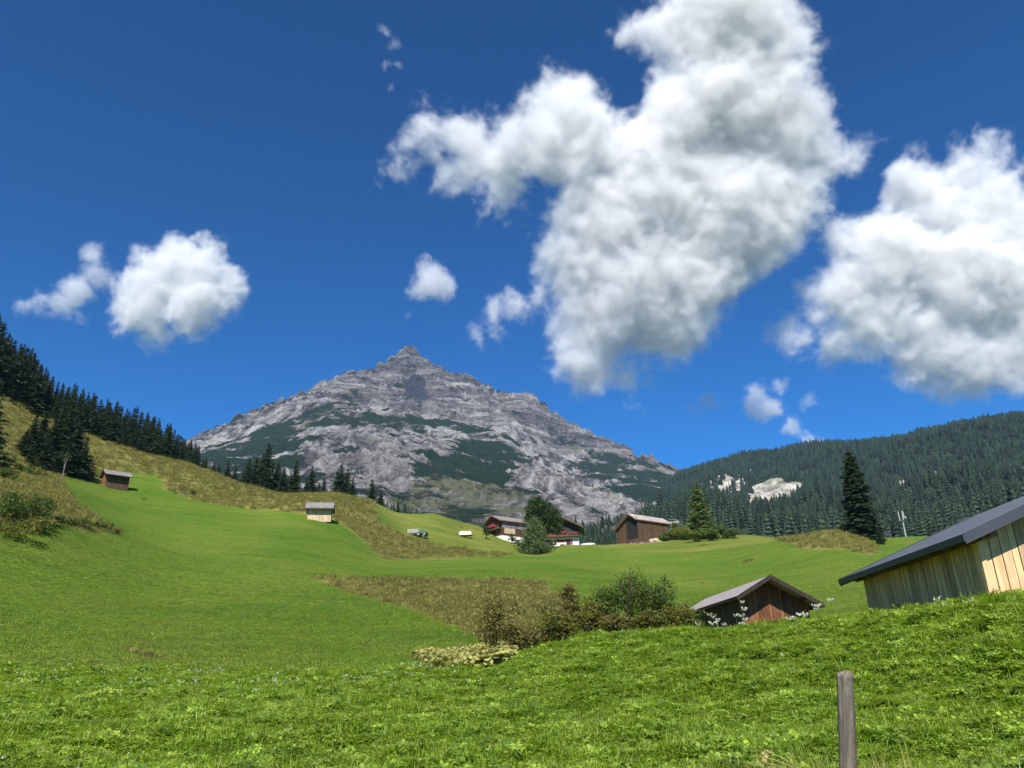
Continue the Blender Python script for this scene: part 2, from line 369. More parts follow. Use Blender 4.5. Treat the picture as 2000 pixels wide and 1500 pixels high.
for a in [(1950, 18.5, 1.02), (1800, 22, 1.15), (1600, 27, 1.0), (1450, 30, .85), (1520, 38, .8), (1380, 46, 1.4), (1300, 30, 1.05), (1150, 31, 1.2), (1000, 32, 1.0), (860, 33, .85), (2150, 22, 1.1), (1950, 27, 1.6), (2200, 40, 2.6), (1800, 45, 2.6)]:
    gp.append(hp(*a))
for px, r, z in [(-200, 260, 88), (0, 262, 84), (200, 270, 71), (400, 270, 59), (500, 260, 53), (650, 250, 48), (850, 275, 46), (980, 280, 40), (1150, 260, 36), (1300, 270, 40), (1480, 260, 41), (1640, 175, 25), (1750, 170, 24), (1900, 170, 24), (2150, 170, 26),
                 (1700, 260, 32), (2000, 260, 34)]:
    gp.append(hp(px, r, z))
for px in (-250, 100, 400, 700, 1000, 1300, 1600, 1900, 2200):
    for r, z in ((420, 46), (700, 30), (1500, 10), (4600, 0)): gp.append(hp(px, r, z))
TG = TPS(gp, 4.0, 1.1, 2e-4)
def ground_h(x, y):
    x = np.asarray(x, float); y = np.asarray(y, float)
    r = np.maximum(np.hypot(x, y), .5); az = np.arctan2(x, y)
    t = TG(np.clip(az, -.92, .92), np.log(r)); b = sm(.9, 1.7, np.abs(az)); t = t * (1 - b) + (-1.5 / r) * b
    z = t * r
    z = z + .045 * fbm(x / 2.2, y / 2.2, 3) * sm(2, 8, r) * (1 - sm(60, 120, r)) + .35 * fbm(x / 16, y / 16, 4) * sm(34, 90, r) + .9 * fbm(x / 60 + 3, y / 60, 3) * sm(80, 200, r) * (1 - sm(230, 400, r) * .5)
    return z
def gz(x, y): return float(ground_h(np.array([x]), np.array([y]))[0])

DRY = [[(-300, 500), (0, 690), (60, 760), (190, 810), (300, 865), (400, 912), (500, 942), (600, 950), (719, 968), (740, 1005), (742, 1023), (800, 1046), (845, 1062), (920, 1077), (1000, 1084), (920, 1088), (830, 1094), (755, 1094), (725, 1074), (680, 1026), (644, 1014), (590, 1002), (494, 993), (380, 978), (322, 955), (312, 927), (240, 920), (200, 935), (137, 927), (118, 932), (150, 985), (235, 1042), (170, 1036), (100, 1018), (-300, 1010)],
       [(600, 1125), (700, 1130), (800, 1126), (900, 1129), (1000, 1130), (1060, 1138), (1092, 1165), (1120, 1200), (1110, 1262), (960, 1268), (930, 1242), (870, 1216), (800, 1190), (720, 1165), (650, 1145)],
       [(1515, 1052), (1560, 1040), (1630, 1034), (1690, 1048), (1720, 1075), (1700, 1083), (1640, 1072), (1570, 1070)]]
LIGHT = [(735, 980), (850, 1000), (930, 1022), (980, 1040), (1100, 1056), (1250, 1050), (1400, 1040), (1500, 1036), (1560, 1042), (1500, 1060), (1350, 1080), (1250, 1077), (1150, 1068), (1040, 1078), (1000, 1081), (900, 1076), (845, 1061), (760, 1020)]
azs = np.concatenate([np.linspace(-math.pi, -.76, 40)[:-1], np.linspace(-.76, .76, 560), np.linspace(.76, math.pi, 40)[1:]])
rs = np.concatenate([[.02], np.exp(np.linspace(math.log(1.2), math.log(420), 430)), np.exp(np.linspace(math.log(440), math.log(4500), 16))])
A, Rr = np.meshgrid(azs, rs); X = Rr * np.sin(A); Y = Rr * np.cos(A); Z = ground_h(X, Y); Z[0, :] = -1.5
V = np.stack([X, Y, Z], -1).reshape(-1, 3); na, nr = len(azs), len(rs)
idx = np.arange(na * nr).reshape(nr, na)
quads = np.stack([idx[:-1, :-1], idx[:-1, 1:], idx[1:, 1:], idx[1:, :-1]], -1).reshape(-1, 4)
me = mesh_np('meadow_ground', V, quads, M['ground'], True)
with np.errstate(all='ignore'): PX, PY = proj(V)
front = (V[:, 1] > 2) & (np.abs(np.arctan2(V[:, 0], V[:, 1])) < .8); rv = np.hypot(V[:, 0], V[:, 1])
PX = np.where(front, PX, -9999); PY = np.where(front, PY, -9999)
dm = np.zeros(len(V)); far = rv > 33
for i, pl in enumerate(DRY): dm = np.maximum(dm, poly_mask(PX, PY, pl, 11) * (rv < (260 if i != 1 else 110)))
dm *= far
attr(me, 'dry', dm); attr(me, 'light', poly_mask(PX, PY, LIGHT, 5) * (rv > 140)); attr(me, 'lush', 1 - sm(26, 33, rv + 2 * fbm(V[:, 0] / 6, V[:, 1] / 6, 2)))
tag(link('meadow_ground', me), 'green alpine meadow slope with dry brown patches', 'ground', kind='structure')

# ------------------------------------------------------------------ the rocky mountain
mp = []
for a in [(250, 960, 700), (400, 985, 620), (550, 1000, 600), (700, 1030, 560), (850, 1062, 520), (1000, 1075, 500), (1150, 1080, 500), (1300, 1085, 520), (1450, 1080, 560),
          (800, 1012, 720), (900, 985, 850), (960, 952, 1000), (850, 946, 1020), (1000, 1005, 760), (1050, 965, 980), (1100, 945, 1220), (1030, 890, 1720), (1100, 928, 1480), (1180, 968, 1240), (1240, 1003, 1000), (1280, 1030, 800),
          (1200, 945, 1750), (1250, 975, 1500), (1300, 955, 1900), (1330, 933, 2600), (1400, 960, 2500), (1500, 1000, 2300), (1200, 905, 2350), (1200, 884, 2800), (1265, 910, 2720), (1150, 930, 1950), (1130, 905, 2250),
          (400, 925, 1150), (450, 900, 1500), (500, 868, 1850), (600, 850, 1700), (600, 900, 1200), (500, 925, 1050), (700, 905, 1250), (770, 955, 960), (740, 930, 1080), (770, 893, 1300), (700, 832, 1750), (800, 835, 1820), (900, 853, 1780), (900, 900, 1380), (1000, 882, 1640), (1000, 920, 1300),
          (700, 795, 2050), (800, 811, 2050), (900, 831, 2000), (980, 849, 1920), (620, 800, 2080),
          (800, 800, 2400), (900, 815, 2450), (1000, 838, 2400), (700, 774, 2550), (830, 772, 2620), (795, 738, 2820), (795, 691, 3000), (768, 706, 2990), (735, 727, 2950), (712, 747, 2880), (690, 741, 2850), (655, 762, 2720), (610, 785, 2520),
          (540, 812, 2350), (480, 836, 2300), (455, 859, 2220), (400, 877, 2100), (300, 900, 2000), (200, 935, 1900),
          (825, 712, 2990), (850, 730, 2980), (890, 745, 2940), (925, 751, 2900), (970, 774, 2900), (1015, 778, 2850), (1060, 801, 2850), (1110, 838, 2850), (1150, 863, 2830),
          (1000, 805, 2680), (1080, 868, 2560), (950, 792, 2650), (1050, 852, 2480), (1100, 885, 2420)]:
    mp.append(cp(*a))
for px, py, r in [(800, 832, 2220), (900, 850, 2200), (980, 872, 2130), (700, 805, 2250), (1060, 915, 1950), (1140, 965, 1700), (1210, 1000, 1400)]: mp.append(cp(px, py, r))
for px, py in [(200, 935), (400, 877), (480, 836), (610, 785), (690, 741), (735, 727), (795, 691), (850, 730), (925, 751), (1015, 778), (1110, 838), (1200, 884), (1330, 933), (1500, 1000)]:
    mp.append(cp(px, py + 95, 3380)); mp.append(cp(px, py + 260, 4100))
TM = TPS(mp, 4.0, 1.6, 1e-4)
def P_az(px): p = P(px, 850, 100); return math.atan2(p[0], p[1])
azs = np.linspace(P_az(210), P_az(1480), 760)
rs = np.concatenate([np.exp(np.linspace(math.log(470), math.log(1500), 200)), np.linspace(1500, 3150, 330)[1:], np.linspace(3150, 4000, 30)[1:]])
A, Rr = np.meshgrid(azs, rs); X = Rr * np.sin(A); Y = Rr * np.cos(A); Z = TM(A, np.log(Rr)) * Rr
with np.errstate(all='ignore'): PX, PY = proj(np.stack([X, Y, Z], -1))
veg = np.zeros_like(Z); grass = np.zeros_like(Z); scree = np.zeros_like(Z); dark = np.zeros_like(Z)
def addv(arr, poly, val, soft=14): return np.maximum(arr, val * poly_mask(PX, PY, poly, soft))
fronts = Rr < 2130 + 0 * Rr
veg = addv(veg, [(300, 890), (400, 870), (455, 858), (520, 832), (600, 796), (700, 788), (800, 808), (900, 828), (985, 846), (1050, 882), (1100, 915), (1030, 890), (960, 868), (900, 858), (830, 870), (740, 846), (640, 838), (590, 850), (590, 900), (640, 950), (640, 1010), (300, 1000)], .70, 22) * fronts
veg = addv(veg, [(785, 950), (830, 905), (905, 866), (970, 852), (1040, 885), (1035, 905), (1000, 930), (985, 962), (900, 945), (830, 945)], .88, 22) * fronts
veg2 = addv(np.zeros_like(Z), [(1105, 918), (1150, 903), (1220, 905), (1345, 940), (1400, 950), (1400, 1060), (1290, 1040), (1240, 1000), (1180, 962), (1125, 930)], .76, 22)
veg = np.maximum(veg, veg2 * (Rr > 1250))
veg = np.maximum(veg, .30 * poly_mask(PX, PY, [(760, 960), (850, 940), (1000, 945), (1080, 1010), (1080, 1100), (700, 1100)], 20) * (Rr < 1500))
grass = addv(grass, [(760, 965), (830, 945), (900, 940), (1000, 950), (1060, 1000), (1100, 1100), (700, 1100)], .62) * (Rr < 1500)
grass = np.maximum(grass, .42 * poly_mask(PX, PY, [(640, 775), (720, 765), (760, 800), (640, 800)], 15))
grass = np.maximum(grass, .45 * poly_mask(PX, PY, [(1060, 870), (1130, 865), (1330, 930), (1330, 950), (1200, 905), (1090, 905)], 15))
grass = np.maximum(grass, .45 * poly_mask(PX, PY, [(560, 810), (800, 805), (860, 850), (700, 850), (580, 850)], 20) * fronts)
veg = np.maximum(veg, .26 * fronts); veg = np.maximum(veg, .10)
grass = np.maximum(grass, .22)
scree = addv(scree, [(640, 840), (760, 850), (900, 862), (900, 880), (800, 940), (770, 970), (700, 950), (600, 900)], .35) * fronts
dark = addv(dark, [(783, 752), (805, 742), (830, 748), (834, 770), (850, 800), (815, 803), (792, 790)], 1.0, 7) * (Rr > 2300)  # mask for the painted cloud shade below the summit
rock = np.clip(1 - 1.0 * veg - .5 * grass, .12, 1); k = sm(600, 1100, Rr)
wx = X + 60 * fbm(X / 240, Y / 240, 3); wy = Y + 60 * fbm(X / 240 + 40, Y / 240 + 7, 3)
D = (ridged(wx / 300, wy / 300, 3, .5) - .6) * (24 + 14 * sm(2250, 2450, Rr)) + (ridged(wx / 95 + 8, wy / 150, 4, .55) - .5) * 21 + (ridged(X / 30 + 2, Y / 40, 3, .6)) * 7
T = Z + .10 * X + 14 * fbm(X / 150, Y / 150, 3)
ter = (np.abs(((T / 46) % 1) - .5) * 2 - .5) * 22 + (np.abs(((T / 19) % 1) - .5) * 2 - .5) * 9
up = sm(2250, 2450, Rr)
gw = A * 1600 + 30 * fbm(X / 120, Y / 120, 3); GU = np.clip(.5 + .22 * (ridged(gw / 46, Rr / 330, 4, .6) - .7), 0, 1); LOW = (1 - up) * .8
D = D + (1 - up) * (GU - .5) * 60
Z = Z + k * rock * (D * (.55 + .45 * up) + ter * up) + k * (1 - rock) * (fbm(X / 60, Y / 60, 4) * 12 + fbm(X / 12, Y / 12, 2) * 1.6)
V = np.stack([X, Y, Z], -1).reshape(-1, 3); na, nr = len(azs), len(rs); idx = np.arange(na * nr).reshape(nr, na)
quads = np.stack([idx[:-1, :-1], idx[:-1, 1:], idx[1:, 1:], idx[1:, :-1]], -1).reshape(-1, 4)
me = mesh_np('rocky_mountain', V, quads, M['mountain'], False)
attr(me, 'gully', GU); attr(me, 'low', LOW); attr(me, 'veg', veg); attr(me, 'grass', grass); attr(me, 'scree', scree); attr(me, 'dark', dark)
tag(link('rocky_mountain', me), 'grey limestone peak with dark dwarf pine on its shoulders', 'mountain', kind='structure')
MZ, Maz, Mrs = Z, azs, rs

# ------------------------------------------------------------------ the wooded hill on the right
hpnt = []
for a in [(1250, 985, 2300), (1335, 933, 2300), (1420, 922, 2400), (1500, 913, 2480), (1580, 905, 2480), (1660, 890, 2400), (1760, 866, 2300), (1880, 842, 2250), (2000, 820, 2250), (2250, 770, 2250),
          (1400, 960, 1700), (1400, 1010, 1050), (1400, 1060, 680), (1250, 1075, 700), (1250, 1030, 1300), (1600, 950, 1600), (1600, 1005, 1000), (1600, 1050, 680), (1800, 950, 1300), (1800, 1005, 880), (1800, 1055, 620), (2000, 890, 1500), (2000, 960, 950), (2000, 1050, 580), (2250, 880, 1300), (2250, 960, 850), (2250, 1050, 540)]:
    hpnt.append(cp(*a))
for px, py in [(1250, 985), (1420, 922), (1580, 905), (1760, 866), (2000, 820), (2250, 770)]:
    hpnt.append(cp(px, py + 90, 2800)); hpnt.append(cp(px, py + 220, 3600))
TH = TPS(hpnt, 4.0, 1.4, 1e-4)
def hill_h(az, r):
    x = r * np.sin(az); y = r * np.cos(az)
    return TH(az, np.log(r)) * r + sm(500, 900, r) * (fbm(x / 260 + 9, y / 260, 4) * (34 - 27 * sm(1700, 2250, r)))
azs = np.linspace(P_az(1235), P_az(2270), 240); rs = np.exp(np.linspace(math.log(480), math.log(3500), 200))
A, Rr = np.meshgrid(azs, rs); X = Rr * np.sin(A); Y = Rr * np.cos(A); Z = hill_h(A, Rr)
SLIDE = [[(1396, 975), (1402, 950), (1416, 930), (1430, 925), (1432, 945), (1420, 968)], [(1424, 972), (1436, 945), (1450, 922), (1474, 917), (1456, 938), (1440, 962), (1428, 976)], [(1384, 955), (1396, 930), (1402, 922), (1404, 930), (1392, 956)],
         [(1455, 985), (1478, 948), (1520, 930), (1562, 945), (1560, 962), (1530, 988), (1490, 995)],
         [(1752, 940), (1776, 937), (1776, 965), (1764, 966)], [(1815, 930), (1850, 922), (1850, 930), (1820, 938)], [(1970, 908), (2000, 900), (2000, 912), (1972, 918)]]
def slide_mask(X, Y, Z, soft=7):
    px, py = proj(np.stack([X, Y, Z], -1)); m = np.zeros(np.shape(px)); px = px + 14 * fbm(X / 60, Y / 60, 3); py = py + 9 * fbm(X / 60 + 5, Y / 60 + 9, 3)
    for p in SLIDE: m = np.maximum(m, poly_mask(px, py, p, soft))
    return m
V = np.stack([X, Y, Z], -1).reshape(-1, 3); na, nr = len(azs), len(rs); idx = np.arange(na * nr).reshape(nr, na)
quads = np.stack([idx[:-1, :-1], idx[:-1, 1:], idx[1:, 1:], idx[1:, :-1]], -1).reshape(-1, 4)
me = mesh_np('wooded_hill', V, quads, M['hill'], True)
attr(me, 'slide', slide_mask(X, Y, Z))
tag(link('wooded_hill', me), 'long hill under dark spruce forest with pale landslips', 'hill', kind='structure')

# ------------------------------------------------------------------ plants: prototypes
def norm(a): return a / np.maximum(np.linalg.norm(a, axis=-1, keepdims=True), 1e-9)
def spruce_mesh(name, h, R, seed, whorls=34, per=9, mat=None, droop=.28, tri=3, size=1.0, lo=.05, airy=0., shape=.85):
    g = np.random.default_rng(seed); Vs = []
    for i in range(whorls):
        f = lo + (1 - lo) * (i / whorls) ** .92
        rad_ = R * ((1 - f) ** shape) * (.92 + .16 * math.sin(i * 2.3 + seed)) + .10
        n = max(4, int(per * (.55 + .6 * (1 - f))))
        ang = g.random() * 6.28 + np.arange(n) * 6.28 / n + g.normal(0, .22, n)
        for a in ang:
            l = rad_ * g.uniform(.55, 1.22)
            if g.random() < airy: continue
            z0 = h * f + g.normal(0, h * .012)
            m = max(2, int(l / (.42 * size)) + 1)
            s = (np.arange(m) + g.random(m) * .8) / m; s = np.clip(s, .08, 1)
            dr = droop * (1.25 - .9 * f)
            c = np.stack([np.cos(a) * l * s, np.sin(a) * l * s, z0 + l * (.10 * s - dr * s ** 1.4 + .10 * s ** 4)], 1)
            out = np.array([math.cos(a), math.sin(a), -.25]); side = np.array([-math.sin(a), math.cos(a), 0])
            for t in range(tri):
                sg = (t - (tri - 1) / 2) * 1.1
                d = out[None] * g.uniform(.5, 1.0, (m, 1)) + side[None] * (sg + g.normal(0, .35, (m, 1))) + np.array([0, 0, -1.]) * g.uniform(.05, .45, (m, 1))
                d = norm(d); L = (.34 + .30 * l * (1 - .55 * s))[:, None] * g.uniform(.7, 1.25, (m, 1)) * size ** .6
                wv = norm(np.cross(d, g.normal(0, 1, (m, 3)))) * L * g.uniform(.16, .30, (m, 1))
                Vs.append(np.stack([c + wv, c - wv, c + d * L], 1))
    tip = np.array([[[.10, 0, h * .96], [-.10, 0, h * .96], [0, 0, h * 1.02]], [[0, .10, h * .96], [0, -.10, h * .96], [0, 0, h * 1.02]]])
    V = np.concatenate(Vs + [tip]).reshape(-1, 3)
    return mesh_np(name, V, np.arange(len(V)).reshape(-1, 3), mat or M['spruce'])
def trunk_mesh(name, h, r, mat, lean=0, n=8, seed=0):
    g = random.Random(seed); mb = MB(); p = Vector((0, 0, -.4)); k = 6
    for i in range(k):
        q = Vector((lean * ((i + 1) / k) ** 1.5 + g.uniform(-.04, .04) * h / 10, g.uniform(-.04, .04) * h / 10, h * (i + 1) / k))
        mb.tube(p, q, r * (1 - .92 * i / k), r * (1 - .92 * (i + 1) / k), n); p = q
    return mb.mesh(name, mat)
def leaf_cloud(name, blobs, n, size, mat, seed, flat=.5, shell=.55, hang=0.):
    """leaf quads spread through ellipsoid blobs (x,y,z,rx,ry,rz)"""
    g = np.random.default_rng(seed); vol = np.array([b[3] * b[4] * b[5] for b in blobs]) ** .8; cnt = (n * vol / vol.sum()).astype(int) + 4; Vs = []
    for b, c in zip(blobs, cnt):
        nc = max(5, c // 28)                                       # twig clusters
        d = norm(g.normal(0, 1, (nc, 3))) * (shell + (1 - shell) * g.random((nc, 1)) ** .6) * g.uniform(.75, 1.12, (nc, 1))
        cc = np.array(b[:3]) + d * np.array(b[3:6])
        w_ = g.integers(0, nc, c); spread = .22 * np.mean(b[3:6])
        p = cc[w_] + g.normal(0, 1, (c, 3)) * spread * np.array([1, 1, .75 + hang]) - np.array([0, 0, hang]) * spread * g.random((c, 1))
        u = norm(g.normal(0, 1, (c, 3)) * np.array([1, 1, flat]) - np.array([0, 0, hang])); v = norm(np.cross(u, g.normal(0, 1, (c, 3))))
        s = size * g.uniform(.6, 1.35, (c, 1))
        Vs.append(np.stack([p - u * s, p + v * s * .48, p + u * s, p - v * s * .48], 1))
    V = np.concatenate(Vs).reshape(-1, 3)
    return mesh_np(name, V, np.arange(len(V)).reshape(-1, 4), mat)
def limbs_mesh(name, h, r, tops, mat, seed=0, n=6):
    g = random.Random(seed); mb = MB(); p = Vector((0, 0, -.3 * min(1, h))); q = Vector((0, 0, h * .35)); mb.tube(p, q, r, r * .8, n)
    for t in tops:
        a = Vector((0, 0, h * g.uniform(.12, .34))); b = Vector(t); m = a.lerp(b, .5) + Vector((g.uniform(-.06, .06), g.uniform(-.06, .06), .05)) * h
        mb.tube(a, m, r * .55, r * .36, n); mb.tube(m, b, r * .36, r * .08, n)
    return mb.mesh(name, mat)
def tree(name, label, cat, loc, crown, trunk, sc=1, rz=None, group=None):
    t = thing(name, label, cat, loc, rnd.uniform(0, 6.28) if rz is None else rz, group)
    t.scale = (sc, sc, sc) if not isinstance(sc, tuple) else sc
    link('crown', crown, t); link('trunk', trunk, t); return t

SPR = [spruce_mesh('spruce_crown', 15, 2.7 + .25 * (i % 3), 20 + i, 34, 9, shape=.72 + .06 * (i % 4)) for i in range(6)]
SPT = [trunk_mesh('spruce_trunk', 14.5, .22, M['bark'], 0, 7, i) for i in range(2)]
def spruce_at(px, pytop, r, label, group=None, i=0, wid=1.0, minh=4, name='spruce_tree'):
    p = P(px, pytop, r); g = gz(p[0], p[1]); h = max(minh, p[2] - g)
    s = h / 15.3; return tree(name, label, 'tree', (p[0], p[1], g - .1), SPR[i % 6], SPT[i % 2], (s * wid, s * wid, s), None, group)

# ------------------------------------------------------------------ buildings
def gable(px=0): pass
class Hut:
    """gabled building; local x = right along the front gable, y = back, z = up"""
    def __init__(s, name, label, cat, c, th, base, wl, wr, L, zl, zr, zri, os=.4, of=.5, rt=.12):
        s.t = thing(name, label, cat, (c[0], c[1], base), th - math.pi / 2)
        s.wl, s.wr, s.L, s.zl, s.zr, s.zi, s.os, s.of, s.rt = wl, wr, L, zl - base, zr - base, zri - base, os, of, rt
        s.x0, s.x1, s.y0, s.y1 = -wl + os, wr - os, of, L - of
    def top(s, x): # underside of the roof above x
        return (s.zi + (s.zl - s.zi) * (-x / s.wl) if x < 0 else s.zi + (s.zr - s.zi) * (x / s.wr)) - s.rt
    def roof(s, mat, n=0, trim=None, seam=None):
        for nm, x, z in (('roof_slope', -s.wl, s.zl), ('roof_slope', s.wr, s.zr)):
            sg = 1 if x > 0 else -1
            p = [(sg * .004, s.zi), (x, z), (x, z - s.rt), (sg * .004, s.zi - s.rt)]
            o = MB().prism(p if sg < 0 else p[::-1], 0, s.L).build(nm, mat, s.t)
            if trim:
                q = [(sg * .01, s.zi + .03), (x, z + .03), (x, z - s.rt - .10), (sg * .01, s.zi - s.rt - .10)]
                MB().prism(q if sg < 0 else q[::-1], -.035, -.003).build('barge_board', trim, o)
                MB().prism(q if sg < 0 else q[::-1], s.L + .003, s.L + .035).build('barge_board', trim, o)
                MB().box(*sorted((x + sg * .003, x + sg * .03)), -.035, s.L + .035, z - s.rt - .05, z + .012).build('eave_board', trim, o)
            if seam:
                k = int(s.L / seam)
                for i in range(1, k):
                    y = i * s.L / k
                    q = [(sg * .05, s.zi + .035), (x, z + .035), (x, z + .002), (sg * .05, s.zi + .002)]
                    MB().prism(q if sg < 0 else q[::-1], y - .014, y + .014).build('roof_seam', mat, o)
    def core(s, mat, inset=.05):
        a, b = s.x0 + inset, s.x1 - inset
        MB().prism([(a, -.6), (b, -.6), (b, s.top(b) - .01), (0, s.top(0) - .02), (a, s.top(a) - .01)], s.y0 + inset, s.y1 - inset).build('inner_wall', mat, s.t)
    def planks_front(s, mat, w=.24, z0=-.5, gap=.018, zcut=None, th=.032, g=None, holes=()):
        g = g or random.Random(1); x = s.x0
        while x < s.x1 - .05:
            ww = w * g.uniform(.75, 1.25); a, b = x, min(x + ww - gap, s.x1); d = g.uniform(0, .02); y0 = s.y0 - d
            segs = [(z0, None)]
            for (h0, h1, z_0, z_1) in holes:
                if a < h1 and b > h0: segs = [(z0, z_0), (z_1, None)]
            for (za, zb) in segs:
                ta = s.top(a) - .01 if zb is None else zb; tb = s.top(b) - .01 if zb is None else zb
                if a < 0 < b: a2 = a
                MB().hexa([(a, y0, za), (b, y0, za), (b, y0 + th, za), (a, y0 + th, za), (a, y0, ta), (b, y0, tb), (b, y0 + th, tb), (a, y0 + th, ta)]).build('plank', mat, s.t)
            x += ww
    def planks_side(s, mat, left=True, w=.24, z0=-.5, gap=.018, ztop=None, th=.032, g=None):
        g = g or random.Random(2); y = s.y0 + .04
        x = s.x0 if left else s.x1; zt = (s.top(x) - .02) if ztop is None else ztop
        while y < s.y1 - .05:
            ww = w * g.uniform(.75, 1.25); d = g.uniform(0, .02); b = min(y + ww - gap, s.y1)
            xs = (x - d, x - d + th) if left else (x + d - th, x + d)
            MB().box(*xs, y, b, z0, zt).build('plank', mat, s.t); y += ww
    def back(s, mat):
        MB().prism([(s.x0, -.5), (s.x1, -.5), (s.x1, s.top(s.x1) - .01), (0, s.top(0) - .01), (s.x0, s.top(s.x0) - .01)], s.y1 - .04, s.y1).build('back_wall', mat, s.t)
    def rafters(s, mat, step=.9, w=.08, h=.12):
        n = max(2, int(s.L / step))
        for i in range(n + 1):
            y = .06 + (s.L - .12 - w) * i / n
            for sg, x in ((-1, -s.wl + .03), (1, s.wr - .03)):
                xi = sg * (abs(x) - s.os - .1)
                p = [(xi, s.top(xi) - .003), (x, s.top(x) - .003), (x, s.top(x) - h * .8), (xi, s.top(xi) - h)]
                MB().prism(p if sg < 0 else p[::-1], y, y + w).build('rafter_end', mat, s.t)
    def purlins(s, mat, xs, w=.14, h=.16, ext=.12):
        for x in xs: MB().box(x - w / 2, x + w / 2, .12, s.y0 + .3, s.top(x) - h - .03, s.top(x) - .03).build('purlin_end', mat, s.t)

# big plank barn on the right
b = Hut('plank_barn', 'pale weathered plank barn with smooth dark grey metal roof at right edge', 'barn', (12.2, 14.1), 1.517, 1.0, 4.0, 4.0, 6.83, 2.30, 2.30, 3.92, .46, .44, .07)
b.core(M['black']); b.roof(M['greyroof'], trim=M['trim'])
b.planks_front(M['plank'], .17, -.6, .018, g=random.Random(5)); b.planks_side(M['plank'], True, .20, -.6, .026, g=random.Random(6)); b.planks_side(M['plank'], False, .3, -.6); b.back(M['plank'])
b.rafters(M['beam'], .85); b.purlins(M['beam'], (-3.4, -1.8, 0, 1.8, 3.4))
bxo('corner_post', M['plank'], b.t, b.x0 - .045, b.x0 + .05, b.y0 - .05, b.y0 + .038, -.6, b.top(b.x0) - .05)
bxo('wall_plate', M['beam'], b.t, b.x0 - .10, b.x0 - .03, .10, b.L - .1, b.top(b.x0) - .20, b.top(b.x0) - .07)

# brown hut sunk behind the crest
b = Hut('brown_hut', 'dark brown wooden hut with pinkish sheet roof behind the grassy crest', 'hut', (12.15, 38.1), 1.624, .75, 1.72, 2.40, 11.5, 3.50, 3.06, 4.44, .34, 1.0, .09)
b.core(M['black']); b.roof(M['brownroof'], trim=M['tarwood'])
b.planks_front(M['hutplank'], .2, -.4, .015, g=random.Random(8)); b.planks_side(M['darkplank'], True, .24, -.4, g=random.Random(9)); b.planks_side(M['darkplank'], False, .3, -.4); b.back(M['darkplank'])
b.purlins(M['darkplank'], (-1.2, 0, 1.6)); b.rafters(M['darkplank'], 1.2)
bxo('cross_beam', M['hutplank'], b.t, b.x0 + .1, b.x1 - .1, b.y0 - .09, b.y0 - .024, 1.15, 1.33)

# two hay huts on the far slope
def small_hut(name, label, px, py, r, th, W, L, eave, ridge, mw, mr, pl, base_dz=0):
    p = P(px, py, r); z = gz(p[0], p[1]) + base_dz
    h = Hut(name, label, 'hut', (p[0], p[1]), th, z - .15, W / 2, W / 2, L, z + eave, z + eave, z + ridge, .85, .45, .12)
    h.core(M['black']); h.roof(mr, trim=M['tarwood'])
    h.planks_front(mw, .42, -.8, .03, g=random.Random(3)); h.planks_side(pl, True, .42, -.8, .03, g=random.Random(4)); h.planks_side(pl, False, .42, -.8, .03, g=random.Random(5)); h.back(mw)
    return h
h1 = small_hut('hay_hut', 'small dark hay hut on the steep green slope below the spruces', 197, 946, 168, rad(42), 3.9, 5.2, 1.75, 3.0, M['redplank'], M['shingle'], M['darkplank'])
h2 = small_hut('hay_hut', 'low hay hut with pale boarded front at the edge of dry grass', 596, 1012, 148, rad(10), 3.8, 5.2, 1.4, 2.9, M['darkplank'], M['shingle'], M['paleplank'])

# farmhouses
def window(parent, x0, x1, y, z0, z1, shut=None, sub=True):
    f = bxo('window', M['darkplank'], parent, x0 - .07, x1 + .07, y - .05, y + .02, z0 - .07, z1 + .07)
    bxo('pane', M['glass'], f, x0, (x0 + x1) / 2 - .03, y - .065, y - .052, z0, z1); bxo('pane', M['glass'], f, (x0 + x1) / 2 + .03, x1, y - .065, y - .052, z0, z1)
    if shut:
        wd = (x1 - x0) * .55
        bxo('shutter', shut, f, x0 - .1 - wd, x0 - .1, y - .08, y - .03, z0, z1); bxo('shutter', shut, f, x1 + .1, x1 + .1 + wd, y - .08, y - .03, z0, z1)
    return f
def flower_box(parent, x0, x1, y, z, n, seed):
    b_ = bxo('flower_box', M['darkplank'], parent, x0, x1, y - .22, y, z, z + .2)
    link('geraniums', leaf_cloud('geraniums', [(x0 + (x1 - x0) * (i + .5) / n, y - .14, z + .28, (x1 - x0) / n * .55, .22, .26) for i in range(n)], 90 * n, .09, M['geranium'], seed), b_)

pR = P(1092, 1062, 214); zR = gz(pR[0], pR[1])
HR = Hut('farmhouse', 'white farmhouse with dark timber gable and red balcony flowers beside the leafy tree', 'house', (pR[0], pR[1]), rad(84), zR, 6.9, 6.9, 13, zR + 5.2, zR + 5.2, zR + 8.7, 1.5, 1.7, .28)
t = HR.t; x0, x1, y0 = HR.x0, HR.x1, HR.y0
bxo('ground_floor_wall', M['plaster'], t, x0, x1, y0, HR.y1, -1.2, 2.85)
MB().prism([(x0 + .04, 2.853), (x1 - .04, 2.853), (x1 - .04, HR.top(x1) - .01), (0, HR.top(0) - .01), (x0 + .04, HR.top(x0) - .01)], y0 + .04, HR.y1 - .04).build('timber_gable', M['tarwood'], t)
HR.roof(M['shingle'], trim=M['darkplank'])
bal = bxo('balcony', M['darkplank'], t, x0 - .5, x1 + .5, y0 - 1.25, y0 + .03, 2.70, 2.84)
for i in range(26): bxo('baluster', M['redplank'], bal, x0 - .45 + i * .428, x0 - .45 + i * .428 + .26, y0 - 1.24, y0 - 1.19, 2.86, 3.62)
bxo('handrail', M['darkplank'], bal, x0 - .5, x1 + .5, y0 - 1.27, y0 - 1.15, 3.63, 3.73)
flower_box(t, -1.2, 2.2, y0 - 1.28, 3.5, 5, 31); flower_box(t, 2.6, 5.0, y0 - 1.28, 3.3, 4, 32)
